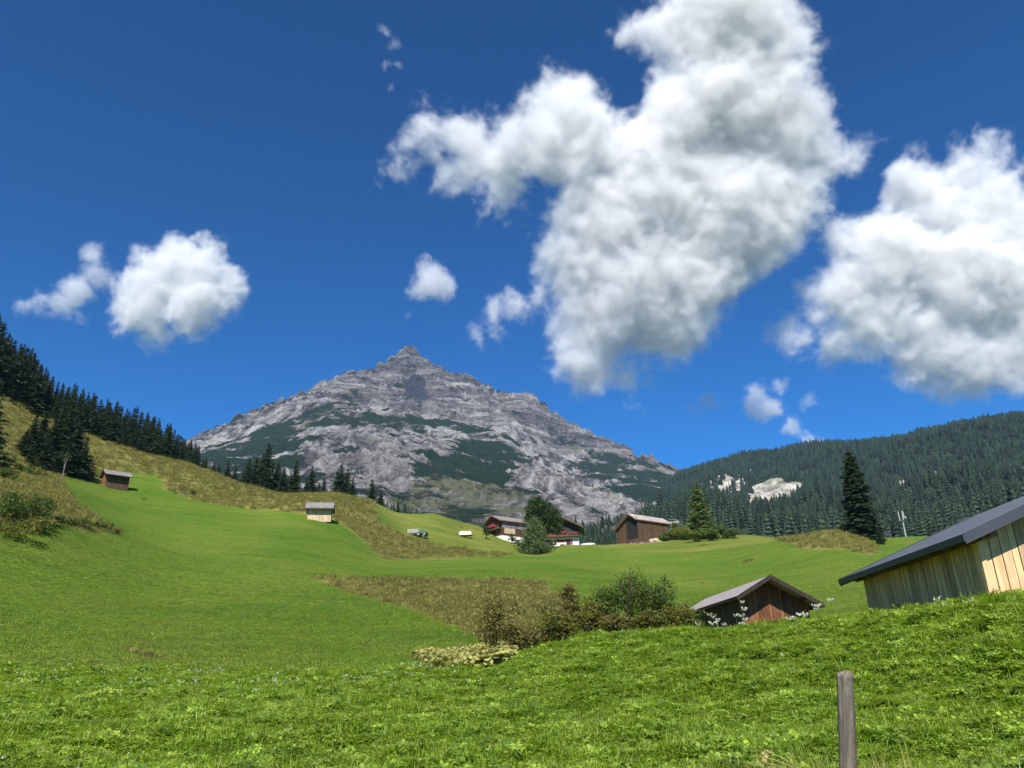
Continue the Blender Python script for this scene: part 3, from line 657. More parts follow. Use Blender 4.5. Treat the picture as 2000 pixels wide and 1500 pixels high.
for x in (-3.6, -.9): window(t, x, x + .9, y0 - .003, .9, 2.1, M['red'])
window(t, 2.0, 3.0, y0 - .003, .7, 2.1, M['red'])
for x in (-2.6, -.4, 2.2): window(t, x, x + .9, y0 + .03, 3.9, 5.1)
bxo('door', M['darkplank'], t, .25, 1.25, y0 - .05, y0 + .02, -.1, 2.05)
bn = thing('garden_bench', 'pale garden bench in front of the white farmhouse wall', 'bench', (pR[0] + .6, pR[1] - .8, gz(pR[0] + .6, pR[1] - .8)), 0)
bxo('seat', M['stone'], bn, -1.4, 1.4, -.25, .2, .45, .52); bxo('backrest', M['stone'], bn, -1.4, 1.4, .203, .26, .6, 1.0)
for x in (-1.2, 1.1): bxo('leg', M['stone'], bn, x, x + .1, -.2, .25, -.3, .447)

pL = P(976, 1055, 224); zL = gz(pL[0], pL[1])
thL = rad(38)
HL = Hut('farmhouse', 'dark timber farmhouse with white masonry base left of the leafy tree', 'house', (pL[0] - 2.4, pL[1] - .6), thL, zL, 4.3, 4.3, 14, zL + 4.6, zL + 4.6, zL + 6.6, .75, 1.1, .2)
t = HL.t; x0, x1, y0, y1 = HL.x0, HL.x1, HL.y0, HL.y1
bxo('masonry_base', M['plaster'], t, x0, x1 + .05, y0, y1, -1.5, .35)
HLc = MB().prism([(x0, .353), (x1, .353), (x1, HL.top(x1) - .01), (0, HL.top(0) - .01), (x0, HL.top(x0) - .01)], y0, y1).build('timber_wall', M['darkplank'], t)
HL.roof(M['shingle'], trim=M['redplank'])
g_ = random.Random(4); y = y0 + .15
while y < y1 - .3:
    bxo('plank', M['greyplank'], t, x1 + .003, x1 + .05, y, y + .42, 2.55, HL.top(x1) - .03); y += .45
y = y0 + .9
for i in range(9): bxo('plank', M['paleplank'], t, x1 + .055, x1 + .11, y, y + .40, .95, 2.5); y += .43
bxo('balcony', M['darkplank'], t, x0, x1, y0 - .9, y0 - .003, 2.2, 2.34); bxo('balcony_rail', M['darkplank'], t, x0, x1, y0 - .9, y0 - .84, 2.343, 3.1)
flower_box(t, -1.6, 1.6, y0 - .92, 3.0, 5, 33)
for x in (-1.9, .9): window(t, x, x + 1, y0 - .003, .98, 1.95); window(t, x, x + 1, y0 - .003, 3.3, 4.3, M['red'])
bxo('barn_door', M['black'], t, -.6, .6, y0 - .05, y0 - .003, -.3, 1.9)

# log barn by the larch
pB = (31.0, 212.8); zB = gz(*pB)
HB = Hut('log_barn', 'reddish brown barn with long bleached shingle roof beside the light green larch', 'barn', pB, .661, zB, 6.18, 2.9, 14.2, 38.7, 40.5, 42.5, .45, .9, .2)
t = HB.t; x0, x1, y0, y1 = HB.x0, HB.x1, HB.y0, HB.y1
HB.core(M['black'], .06); HB.roof(M['paleroof'], trim=M['redplank'])
zm = 2.6
bxo('stone_base', M['plaster'], t, x0 - .05, x1 + .05, y0 - .06, y1, -2.5, .25)
HB.planks_front(M['darkplank'], .42, .253, .03, g=random.Random(14), holes=((-1.3, 2.5, 2.2, HB.top(-1.3) - .3),))
HB.planks_side(M['darkplank'], False, .45, .253, .03, g=random.Random(15)); HB.planks_side(M['greyplank'], True, .6, .253, .03); HB.back(M['greyplank'])  # right wall: darker planks put the look of shade on a sunlit side
pS = P(1316, 1040, 224); zS = gz(pS[0], pS[1])
HS = Hut('side_shed', 'pale grey sheet metal shed at the end of the log barn', 'shed', (pS[0] - .5, pS[1]), rad(60), zS, 2.3, 2.3, 4.5, P(1316, 1018, 224)[2], P(1316, 1018, 224)[2], P(1316, 1013, 224)[2], .12, .12, .08)
for i in range(8):
    a = HS.x0 + (HS.x1 - HS.x0) * i / 8
    MB().box(a, a + .55, HS.y0 - .03 * (i % 2) - .02, HS.y0 + .02, -.5, HS.top(HS.x0) - .01).build('metal_sheet', M['greypaint'], HS.t)
HS.core(M['black'], .03); HS.roof(M['greypaint']); HS.planks_side(M['greypaint'], True, .8); HS.planks_side(M['greypaint'], False, .8); HS.back(M['greypaint'])
# beams and boards leaning before the barn
gg = random.Random(3)
for i in range(9):
    a = P(1236 + i * 6.3, 1052 - i * 2.3, 205 + gg.uniform(-1, 1)); z = gz(a[0], a[1]); an = gg.uniform(.1, .7)
    o = thing('timber_beam', 'rough timber beam lying on the log heap before the long barn', 'timber', (a[0], a[1], z + .05), an, 'timber heaped before the barn')
    Ln = gg.uniform(1.6, 3.0); bxo('beam', [M['paleplank'], M['greyplank'], M['redplank']][i % 3], o, -Ln / 2, Ln / 2, -.16, .16, 0, .32); MB().box(-Ln / 2 + .2, -Ln / 2 + .5, -.17, .17, .325, .62).build('offcut', M['greyplank'], o)
a = P(1280, 1036, 207); o = thing('board_stack', 'pale stack of boards leaning by the long barn', 'boards', (a[0], a[1], gz(a[0], a[1])), .5)
for i in range(5): MB().hexa([(-1.8, .12 * i, 0), (1.8, .12 * i, .5), (1.8, .12 * i + .09, .5), (-1.8, .12 * i + .09, 0), (-1.8, .3 + .12 * i, 1.2), (1.8, .3 + .12 * i, 1.9), (1.8, .39 + .12 * i, 1.9), (-1.8, .39 + .12 * i, 1.2)]).build('board', M['paleplank'], o)

# hay wagon and tarp-covered trailer in the mown field
def wheel(parent, x, y, r, w_):
    wh = MB().tube((x, y - w_ / 2, r), (x, y + w_ / 2, r), r, r, 14).build('wheel', M['rubber'], parent)
    MB().tube((x, y - w_ / 2 - .02, r), (x, y + w_ / 2 + .02, r), r * .5, r * .5, 10).build('rim', M['greypaint'], wh)
p = P(817, 1052, 180); o = thing('hay_wagon', 'green farm machine with pale boards parked on the mown field', 'wagon', (p[0], p[1], gz(p[0], p[1])), rad(-6))
bxo('bed', M['greenpaint'], o, -1.2, 2.2, -.8, .8, .62, .82)
for x in (.2, 1.6):
    for y in (-.85, .85): wheel(o, x, y, .45, .25)
for z in (.95, 1.25, 1.55): bxo('side_board', M['greypaint'], o, -2.4, .2, -.84, -.78, z - .1, z + .1)
for x in (-2.2, -1.0, .1): bxo('stake', M['greypaint'], o, x, x + .08, -.77, -.7, .6, 1.75)
MB().hexa([(.4, -.7, .823), (2.1, -.7, .823), (2.1, .7, .823), (.4, .7, .823), (.6, -.6, 1.5), (1.6, -.6, 1.35), (1.6, .6, 1.35), (.6, .6, 1.5)]).build('hopper', M['greenpaint'], o)
MB().tube((-1.2, 0, .68), (-2.7, 0, .45), .06, .05).build('drawbar', M['greypaint'], o)
p = P(908, 1050, 200); o = thing('covered_trailer', 'small trailer under a pale tarp in the mown field near the houses', 'trailer', (p[0], p[1], gz(p[0], p[1])), rad(-4))
bxo('bed', M['darkplank'], o, -1.6, 1.9, -.8, .8, .35, .5)
MB().hexa([(-1.5, -.85, .503), (1.85, -.85, .503), (1.85, .85, .503), (-1.5, .85, .503), (-1.25, -.5, 1.5), (1.6, -.5, 1.42), (1.6, .5, 1.42), (-1.25, .5, 1.5)]).build('tarp', M['tarp'], o)
for y in (-.8, .8): wheel(o, -1.9, y, .4, .2)
MB().tube((-1.6, 0, .45), (-3.0, 0, .4), .05, .05).build('drawbar', M['darkplank'], o)

# pale stone trough by the house
p = P(1149, 1067, 205); mb = MB(); g_ = random.Random(2)
vs_ = []; n = 12
for k, (rr, zz) in enumerate(((1.15, -.2), (1.25, .25), (.95, .55), (.3, .66))):
    for i in range(n): a = 6.283 * i / n; q = rr * g_.uniform(.9, 1.1); vs_.append((q * 1.6 * math.cos(a), q * .7 * math.sin(a), zz + g_.uniform(-.04, .04)))
mb.add(vs_, [(k * n + i, k * n + (i + 1) % n, (k + 1) * n + (i + 1) % n, (k + 1) * n + i) for k in range(3) for i in range(n)] + [tuple(3 * n + i for i in range(n))])
o = mb.build('boulder', M['stone']); o.location = (p[0], p[1], gz(p[0], p[1])); tag(o, 'low white boulder in the grass right of the white farmhouse', 'boulder')

# antenna mast and the house roof beside it
p = P(1771, 1056, 190); zb = gz(p[0], p[1]); ztop = P(1765, 998, 190)[2]; H_ = ztop - zb
o = thing('antenna_mast', 'thin pale antenna mast rising behind the barn roof', 'mast', (p[0], p[1], zb))
MB().tube((0, 0, -.5), (0, 0, H_ * .9), .17, .10, 10).build('pole', M['greypaint'], o)
for a in range(3):
    x, y = .55 * math.cos(a * 2.09 + .4), .55 * math.sin(a * 2.09 + .4)
    bxo('antenna_panel', M['greypaint'], o, x - .08, x + .08, y - .06, y + .06, H_ - 2.0, H_); MB().tube((0, 0, H_ - 1.9), (x, y, H_ - 1.9), .05).build('bracket', M['greypaint'], o)
MB().tube((.3, -.3, H_ * .78), (.55, -.6, H_ * .78), .3, .3, 12).build('dish', M['greypaint'], o)
p = P(1742, 1078, 175); zb = gz(p[0], p[1])
h5 = Hut('hillside_house', 'small house with brown roof half hidden behind the barn roof', 'house', (p[0] + .5, p[1]), rad(70), zb, 3.2, 3.2, 8, P(1742, 1058, 175)[2], P(1742, 1058, 175)[2], P(1742, 1050, 175)[2], .5, .6, .15)
h5.roof(M['redtile'], trim=M['darkplank']); h5.core(M['plaster'], 0); window(h5.t, -1.2, -.2, h5.y0 - .005, .9, 1.9)

# ------------------------------------------------------------------ fence post in the foreground
p = P(1623, 1420, 5.6); zb = gz(p[0], p[1]); ztop = P(1623, 1330, 5.6)[2]; H_ = ztop - zb + .05
V = []; n = 28; rows = 40; g_ = np.random.default_rng(5)
for j in range(rows + 1):
    z = -.25 + (H_ + .25) * j / rows; rj = .052 * (1 - .05 * j / rows)
    for i in range(n):
        a = 6.2832 * i / n; crack = .006 * max(0, math.cos(a * 2 + 1.2 + .2 * math.sin(z * 3))) ** 24 + .005 * max(0, math.cos(a + 2.6)) ** 40
        k = rj * (1 + .035 * math.sin(3 * a + z * 1.4) + .02 * math.sin(7 * a + 2)) - crack + g_.normal(0, .0006)
        V.append((k * math.cos(a) + .012 * math.sin(z * 2), k * math.sin(a), z + (.014 * math.cos(a - .6) + g_.normal(0, .002) if j == rows else 0)))
Fq = [[j * n + i, j * n + (i + 1) % n, (j + 1) * n + (i + 1) % n, (j + 1) * n + i] for j in range(rows) for i in range(n)]
b0 = len(V)
for f_ in (.8, .45, .1):
    for i in range(n):
        q = V[rows * n + i]; V.append((q[0] * f_, q[1] * f_, q[2] + .006 + g_.normal(0, .002)))
rings = [rows * n, b0, b0 + n, b0 + 2 * n]
for a, c in zip(rings[:-1], rings[1:]): Fq += [[a + i, a + (i + 1) % n, c + (i + 1) % n, c + i] for i in range(n)]
MBp = mesh_np('fence_post', V, [np.array(Fq), np.array([[rings[3] + i for i in range(n)]])], M['post'], True)
o = link('fence_post', MBp, None, (p[0], p[1], zb)); o.rotation_euler = (0, rad(7.6), 0); tag(o, 'weathered round wooden fence post standing alone in the clover', 'post')

# ------------------------------------------------------------------ trees
# wood on the left ridge
topline = [(-60, 560), (0, 600), (25, 656), (50, 668), (65, 675), (92, 715), (125, 745), (148, 745), (185, 764), (212, 776), (231, 780), (250, 795), (270, 790), (290, 801), (312, 814), (335, 824), (357, 850), (375, 857), (390, 868), (402, 893)]
tx, ty = zip(*topline)
LW = 'dark spruce in the dense wood along the left ridge'
n = 0
for row, (dr, dy, step) in enumerate(((4, 34, 15), (14, 20, 13), (26, 6, 12))):
    px = -70 + row * 5
    while px < 398:
        rr = np.interp(px, [-70, 0, 190, 300, 400], [218, 214, 220, 228, 226]) + dr + rnd.uniform(-4, 4)
        spruce_at(px, np.interp(px, tx, ty) + dy * rnd.uniform(.2, 1.3) * (1 if px < 330 else .5), rr, LW, 'spruces of the wood on the left ridge', n, rnd.uniform(.95, 1.4)); n += 1; px += step * rnd.uniform(.75, 1.3)
for px, py in topline[2:]: spruce_at(px, py, 240, LW, 'spruces of the wood on the left ridge', n, .9); n += 1
# clump in front of it
for i, (px, py, r) in enumerate([(56, 835, 164), (74, 806, 170), (93, 800, 175), (112, 815, 170), (128, 792, 178), (146, 795, 172), (160, 822, 168), (172, 850, 166), (100, 850, 160), (140, 850, 164), (66, 865, 158)]):
    spruce_at(px, py, r, 'broad dark spruce in the clump just left of the slope hut', 'spruces of the clump by the slope hut', i + 2, 1.65)
# trees behind the bare ridge
for i, (px, py, dr) in enumerate([(404, 894, 4), (419, 905, 8), (429, 906, 14), (447, 899, 6), (461, 909, 12), (488, 893, 6), (503, 890, 12), (515, 884, 18), (527, 863, 8), (521, 900, 3), (545, 899, 10), (556, 910, 6), (580, 896, 8), (570, 925, 14), (611, 909, 10), (600, 930, 6), (634, 931, 8), (624, 940, 14), (660, 915, 12), (668, 903, 6), (680, 914, 10), (690, 928, 6), (728, 933, 6), (745, 958, 10), (742, 965, 6)]):
    rr = np.interp(px, [400, 500, 650, 720, 850], [228, 218, 209, 208, 226]) + dr
    spruce_at(px, py, rr, 'spruce standing in the loose row behind the bare brown ridge', 'spruces in the loose row behind the ridge', i, 1.35)
for i, (px, py) in enumerate([(762, 1000), (778, 972), (770, 990)]): spruce_at(px, py, 216, 'little spruce at the right end of the ridge row', 'little spruces at the end of the ridge row', i, 1.0, 1.5)
# a dead pale birch by the clump, young spruce at the left edge
p = P(124, 922, 158); zb = gz(p[0], p[1])
tree('birch_tree', 'thin bare pale birch before the dark spruce clump', 'tree', (p[0], p[1], zb), leaf_cloud('birch_crown', [(0, 0, 4.2, .7, .7, 1.6)], 160, .12, M['broad'], 3), limbs_mesh('birch_trunk', 5.0, .085, [(.5, 0, 4.4), (-.4, .2, 4.8), (.2, -.3, 5.2), (-.6, 0, 3.7)], M['greyplank'], 3), 1, 0)
spruce_at(2, 742, 140, 'young yellow green spruce at the far left edge', None, 3, 1.5)
# big spruce on the right
big = spruce_mesh('spruce_crown', 24, 4.6, 77, 74, 14, droop=.34, tri=5, shape=.5, lo=.03)
p = P(1692, 1072, 150); zb = gz(p[0], p[1]); ht = P(1664, 876, 150)[2] - zb
tree('spruce_tree', 'tall solitary dark spruce on the mound before the wooded hill', 'tree', (p[0], p[1], zb - .2), big, trunk_mesh('spruce_trunk', 23, .42, M['bark'], 0, 10, 3), (ht / 24.4,) * 3)
spruce_at(1716, 1040, 140, 'dark little spruce at the foot of the tall solitary spruce', None, 2, 1.5, 3)
# larch by the barn
lar = spruce_mesh('larch_crown', 17, 3.9, 91, 44, 10, M['larch'], .15, 4, .9, .06, .06, .72)
p = P(1372, 1050, 226); zb = gz(p[0], p[1]); ht = P(1352, 936, 226)[2] - zb
tree('larch_tree', 'light green conical larch right of the barn with the bleached roof', 'tree', (p[0], p[1], zb - .1), lar, trunk_mesh('larch_trunk', 16.5, .3, M['bark'], 0, 8, 5), (ht / 17.3 * 1.2, ht / 17.3 * 1.2, ht / 17.3))
# leafy tree and weeping birch between the houses
p = P(1062, 1070, 200); zb = gz(p[0], p[1])
bl = [(-1.8, 0, 10.5, 2.4, 2.4, 2.6), (.6, 0, 9.5, 2.6, 2.4, 2.8), (2.6, .5, 7.6, 2.3, 2.2, 2.4), (-2.6, .4, 7.8, 2.0, 2.0, 2.6), (3.2, 0, 5.4, 1.8, 1.8, 1.8), (0, 0, 6.6, 3.0, 2.4, 2.6), (-1.2, 0, 12.4, 1.4, 1.4, 1.5)]
tree('ash_tree', 'round dark green leafy tree between the two farmhouses', 'tree', (p[0], p[1], zb), leaf_cloud('ash_crown', bl, 15000, .25, M['broad'], 41), limbs_mesh('ash_trunk', 11, .3, [b_[:3] for b_ in bl], M['bark'], 6), 1, 0)
p = P(1046, 1078, 186); zb = gz(p[0], p[1])
bl = [(0, 0, 8.0, .9, .9, 1.4), (-.3, 0, 6.4, 1.6, 1.5, 1.8), (.7, 0, 5.0, 2.0, 1.8, 1.9), (-1.2, 0, 4.2, 1.9, 1.8, 1.8), (.2, 0, 2.6, 2.6, 2.2, 1.6), (-2.2, 0, 1.6, 2.0, 1.6, 1.2), (2.4, 0, 1.4, 1.9, 1.5, 1.1)]
tree('weeping_birch', 'grey green weeping birch in front of the leafy tree', 'tree', (p[0], p[1], zb), leaf_cloud('birch_crown', bl, 11000, .20, M['willow'], 42, .9, .5, .9), limbs_mesh('birch_trunk', 8, .17, [b_[:3] for b_ in bl], M['birchbark'], 7), 1, 0)
def hit(px, py, r0=60, r1=330):
    r = np.geomspace(r0, r1, 500); p = P(px, py, 1.0); z = ground_h(p[0] * r, p[1] * r); k = np.nonzero(z >= p[2] * r)[0]
    return float(r[k[0]]) if len(k) else None
# garden bushes near the houses
def bush(label, px, py, r, wd, ht, n, size, mat, seed, name='bush', group=None, stems=7, flat=.6, cat='bush'):
    if r > 150: r = min(r * 1.1, hit(px, py) or r)
    p = P(px, py, r); zb = gz(p[0], p[1]); g_ = random.Random(seed); bl = []
    for i in range(6):
        a = g_.uniform(0, 6.28); q = g_.uniform(.1, .6) * wd / 2; f = g_.uniform(.32, .72)
        bl.append((q * math.cos(a), q * math.sin(a), ht * f, wd * g_.uniform(.18, .3), wd * g_.uniform(.18, .3), ht * g_.uniform(.18, .3)))
    t = thing(name, label, cat, (p[0], p[1], zb), g_.uniform(0, 6), group)
    link('foliage', leaf_cloud('foliage', bl, n, size, mat, seed, flat), t)
    mb = MB()
    for i in range(stems):
        b_ = bl[i % 6]; e = (b_[0] * g_.uniform(.6, 1.4), b_[1] * g_.uniform(.6, 1.4), min(ht, b_[2] + b_[5] * g_.uniform(.4, 1.2)))
        m = (e[0] * .4 + g_.uniform(-.05, .05), e[1] * .4 + g_.uniform(-.05, .05), e[2] * .55); mb.tube((e[0] * .1, e[1] * .1, -.2), m, .012 * ht + .004, .009 * ht, 5); mb.tube(m, e, .009 * ht, .003 * ht, 5)
    link('stems', mb.mesh('stems', M['twig']), t); return t
bush('round bush left of the weeping birch', 1000, 1062, 196, 3.2, 2.6, 700, .16, M['willow'], 51)
bush('small bush on a stem before the weeping birch', 1013, 1076, 188, 2.2, 3.0, 600, .14, M['broad'], 52)
bush('leafy bush right of the weeping birch', 1078, 1072, 190, 3.2, 2.4, 800, .15, M['willow'], 53)
bush('dark upright shrub left of the timber farmhouse', 950, 1054, 222, 2.6, 4.4, 900, .16, M['broad'], 54)
for i, (px, py, wd, ht, lab) in enumerate([(1318, 1052, 4.5, 2.6, 'green bush below the sheet metal shed'), (1340, 1055, 5.0, 3.0, 'green bush between shed and larch'), (1300, 1050, 3.5, 1.6, 'low green bush nearest the board stack'), (1362, 1058, 4.6, 2.2, 'green bush under the larch'), (1390, 1056, 4.2, 2.2, 'green bush right under the larch'), (1415, 1052, 4.8, 3.0, 'pale grey green bush right of the larch'), (1330, 1040, 4, 4.6, 'tall green bush before the metal shed wall')]):
    bush(lab, px, py, 196 if i < 6 else 204, wd * 1.5, ht * 1.1, 3200, .20, M['willow'] if i == 5 else M['bushy'] if i in (1,) else M['bush'], 60 + i)
# shrubs before the barns
SH = [(965, 1250, 27, 1.7, 2.0, 'brown_bush', 'low brown twiggy bush left of the shrub row'), (1090, 1238, 27, 1.4, 1.3, 'bushy', 'yellowish bush at the left end of the shrub row'),
      (1112, 1226, 27.5, 1.0, 2.0, 'brown_bush', 'slender brownish shrub in the shrub row'), (1150, 1228, 27.5, 1.5, 1.3, 'bushy', 'low yellow green bush in the shrub row'),
      (1180, 1222, 28, 1.4, 2.0, 'bush', 'green shrub with a pointed top in the shrub row'), (1232, 1222, 28, 1.9, 2.4, 'bush', 'tallest dark green bush of the shrub row'),
      (1285, 1222, 28.5, 1.8, 1.9, 'bush', 'green bush next to the tallest of the shrub row'), (1325, 1225, 28, 1.6, 1.2, 'bushy', 'low bush touching the pinkish roof of the brown hut'),
      (1205, 1234, 26.5, 1.2, .7, 'brown_bush', 'reddish brown bush at the foot of the tallest shrub'), (1010, 1262, 26.5, 1.6, 1.1, 'brown_bush', 'low brown bush above the pale butterbur leaves'),
      (1262, 1236, 26, 1.4, .7, 'bushy', 'low yellow green bush below the shrub row'), (1345, 1226, 30, 1.3, 1.3, 'bush', 'green bush at the left corner of the brown hut'), (1050, 1246, 27, 1.3, .8, 'bushy', 'small yellowish bush between the twiggy bush and the shrub row')]
for i, (px, py, r, wd, ht, mt, lab) in enumerate(SH): bush(lab, px, py, r, wd * 1.15, ht * 1.15, 4200, .042, M[mt], 80 + i, 'shrub', None, 14)
# bushes on the left bank
for i, (px, py, r, wd, ht, lab) in enumerate([(4, 1003, 78, 4.4, 3.4, 'dark green bush on the left bank at the picture edge'), (32, 1000, 80, 4.0, 3.2, 'dark green bush on the left bank second from the edge'), (58, 1006, 82, 3.6, 2.9, 'dark green bush on the left bank third from the edge'), (84, 1008, 84, 2.8, 3.0, 'slender bush at the right end of the left bank'), (20, 1018, 76, 5, 1.4, 'low yellow green growth below the left bank bushes'), (70, 1022, 80, 4.5, 1.2, 'low growth below the slender bank bush')]):
    bush(lab, px, py, r, wd, ht, 1500, .10, M['bush'] if i < 4 else M['bushy'], 100 + i)
for i in range(16):
    f = i / 15; px = 95 + 130 * f + rnd.uniform(-4, 4); py = 1010 + 30 * f; rr = 84 + 22 * f
    bush('low dark bush in the row running down the left bank', px, py, rr, rnd.uniform(1.4, 2.2), rnd.uniform(.6, 1.1), 350, .09, M['brown_bush'] if i % 3 == 0 else M['bush'], 120 + i, 'bush', 'low bushes running down the left bank', 5)
for i, (px, py, r) in enumerate([(30, 880, 150), (12, 905, 140), (45, 905, 145), (20, 930, 125), (62, 925, 140), (85, 935, 148), (5, 950, 112), (100, 915, 158)]):
    bush('light green bush on the steep bank left of the spruce clump', px, py, r, rnd.uniform(2.4, 3.6), rnd.uniform(1.2, 2.0), 600, .13, M['bushy'] if i % 2 else M['bush'], 140 + i, 'bush', 'light green bushes on the steep bank', 6)
bush('single dark bush on the edge of the dry grass below the ridge', 376, 968, 178, 1.8, 1.5, 400, .12, M['bush'], 160)

# ------------------------------------------------------------------ stuff: meadow plants, dry grass, far forest
def proto_col(name, meshes):
    c = bpy.data.collections.new(name)
    for m in meshes: c.objects.link(bpy.data.objects.new(m.name, m))
    return c
def scatter(name, label, cat, pts, rot, scl, col, nvar, seed):
    me = bpy.data.meshes.new(name); n = len(pts); me.vertices.add(n); me.vertices.foreach_set('co', np.asarray(pts, np.float32).ravel())
    a = me.attributes.new('rot', 'FLOAT_VECTOR', 'POINT'); a.data.foreach_set('vector', np.asarray(rot, np.float32).ravel())
    a = me.attributes.new('scl', 'FLOAT_VECTOR', 'POINT'); a.data.foreach_set('vector', np.asarray(scl, np.float32).ravel())
    a = me.attributes.new('pick', 'INT', 'POINT'); a.data.foreach_set('value', np.random.default_rng(seed).integers(0, nvar, n).astype(np.int32))
    o = link(name, me); g = bpy.data.node_groups.new(name, 'GeometryNodeTree')
    g.interface.new_socket('Geometry', in_out='INPUT', socket_type='NodeSocketGeometry'); g.interface.new_socket('Geometry', in_out='OUTPUT', socket_type='NodeSocketGeometry')
    N = g.nodes.new; L = g.links.new; gi = N('NodeGroupInput'); go = N('NodeGroupOutput'); ip = N('GeometryNodeInstanceOnPoints'); ci = N('GeometryNodeCollectionInfo')
    ci.inputs['Collection'].default_value = col; ci.inputs['Separate Children'].default_value = True; ci.inputs['Reset Children'].default_value = True
    def at(nm, ty): x = N('GeometryNodeInputNamedAttribute'); x.data_type = ty; x.inputs['Name'].default_value = nm; return x.outputs[0]
    er = N('FunctionNodeEulerToRotation'); L(at('rot', 'FLOAT_VECTOR'), er.inputs[0])
    L(gi.outputs[0], ip.inputs['Points']); L(ci.outputs[0], ip.inputs['Instance']); ip.inputs['Pick Instance'].default_value = True
    L(at('pick', 'INT'), ip.inputs['Instance Index']); L(er.outputs[0], ip.inputs['Rotation']); L(at('scl', 'FLOAT_VECTOR'), ip.inputs['Scale']); L(ip.outputs[0], go.inputs[0])
    md = o.modifiers.new('plants', 'NODES'); md.node_group = g
    return tag(o, label, cat, kind='stuff')
def clump(name, seed, nclov, nblade, R, H, leaf=.02, bl=.22, mats=('clover', 'blade'), lean=.5, bw=.005):
    g = np.random.default_rng(seed); Vs = []; Fs = []; mi = []; b = 0
    for i in range(nclov):
        a = g.random() * 6.28; q = R * math.sqrt(g.random()); z = H * g.uniform(.25, 1.0) ** .6; c = np.array([q * math.cos(a), q * math.sin(a), z])
        nrm = norm(np.array([g.normal(0, .38), g.normal(-.12, .38), 1.])); u = norm(np.cross(nrm, g.normal(0, 1, 3))); v = np.cross(nrm, u); s = leaf * g.uniform(.7, 1.4); a0 = g.random() * 6.28
        for k in range(3):
            t = a0 + k * 2.094; d = u * math.cos(t) + v * math.sin(t); e = -u * math.sin(t) + v * math.cos(t)
            Vs += [c, c + d * s * .9 + e * s * .62 + nrm * s * .15, c + d * s * 1.55, c + d * s * .9 - e * s * .62 + nrm * s * .15]; Fs.append((b, b + 1, b + 2, b + 3)); mi.append(0); b += 4
    for i in range(nblade):
        a = g.random() * 6.28; q = R * math.sqrt(g.random()); c = np.array([q * math.cos(a), q * math.sin(a), -.03]); a2 = g.random() * 6.28
        d = np.array([math.cos(a2), math.sin(a2), 0]); e = np.array([-d[1], d[0], 0]) * bw * g.uniform(.7, 1.4); h = bl * g.uniform(.5, 1.25); l = lean * h * g.uniform(.2, 1.2)
        m = c + d * l * .35 + np.array([0, 0, h * .62]); t = c + d * l + np.array([0, 0, h * .92])
        Vs += [c - e, c + e, m + e * .8, m - e * .8]; Fs.append((b, b + 1, b + 2, b + 3)); mi.append(1); b += 4
        Vs += [m - e * .8, m + e * .8, t, t]; Fs.append((b, b + 1, b + 2, b + 3)); mi.append(1); b += 4
    return mesh_np(name, np.array(Vs), np.array(Fs), [M[k] for k in mats], False, mi)
def polar_points(n, r0, r1, a0, a1, seed, pw=1.0):
    g = np.random.default_rng(seed); az = g.uniform(a0, a1, n); u = g.random(n)
    r = (r0 ** (2 - pw) + u * (r1 ** (2 - pw) - r0 ** (2 - pw))) ** (1 / (2 - pw)) if pw != 2 else r0 * (r1 / r0) ** u
    return r * np.sin(az), r * np.cos(az), r, az
def rots(n, seed, tilt=.15):
    g = np.random.default_rng(seed); return np.stack([g.normal(0, tilt, n), g.normal(0, tilt, n), g.random(n) * 6.283], 1)
def keep_out(x, y):          # inside the barn footprints
    k = np.ones(len(x), bool)
    k &= ~((x > 8.7) & (x < 16) & (y > 14.85) & (y < 20.3)); k &= ~((x > 9.6) & (x < 14.2) & (y > 39) & (y < 48.5)); return k

cl = proto_col('meadow_plants', [clump('meadow_clump', 200 + i, 92, 12, .18, .13, .0185, .20) for i in range(5)] + [clump('meadow_clump', 210 + i, 60, 26, .17, .13, .015, .26) for i in range(2)] + [clump('meadow_clump', 220, 30, 10, .16, .18, .028, .25)])
x, y, r, az = polar_points(36000, 3.2, 31, -.74, .78, 21, 1.15)
lim = np.interp(az, [-.74, 0, .1, .35, .6, .8], [31, 29, 27.5, 27, 26, 24]); k = keep_out(x, y) & (r < lim + fbm(x / 3, y / 3, 2) * 1.5); x, y, r = x[k], y[k], r[k]
hh = np.clip(.95 + .6 * fbm(x / 1.3, y / 1.3, 3), .45, 1.7) * np.interp(r, [3, 12, 31], [.85, 1.0, 1.15])
scatter('clover_meadow', 'lush bright green clover and grass covering the foreground', 'grass', np.stack([x, y, ground_h(x, y)], 1), rots(len(x), 22), np.stack([hh * np.interp(r, [8, 30], [1, 1.25])] * 2 + [hh], 1), cl, 8, 23)
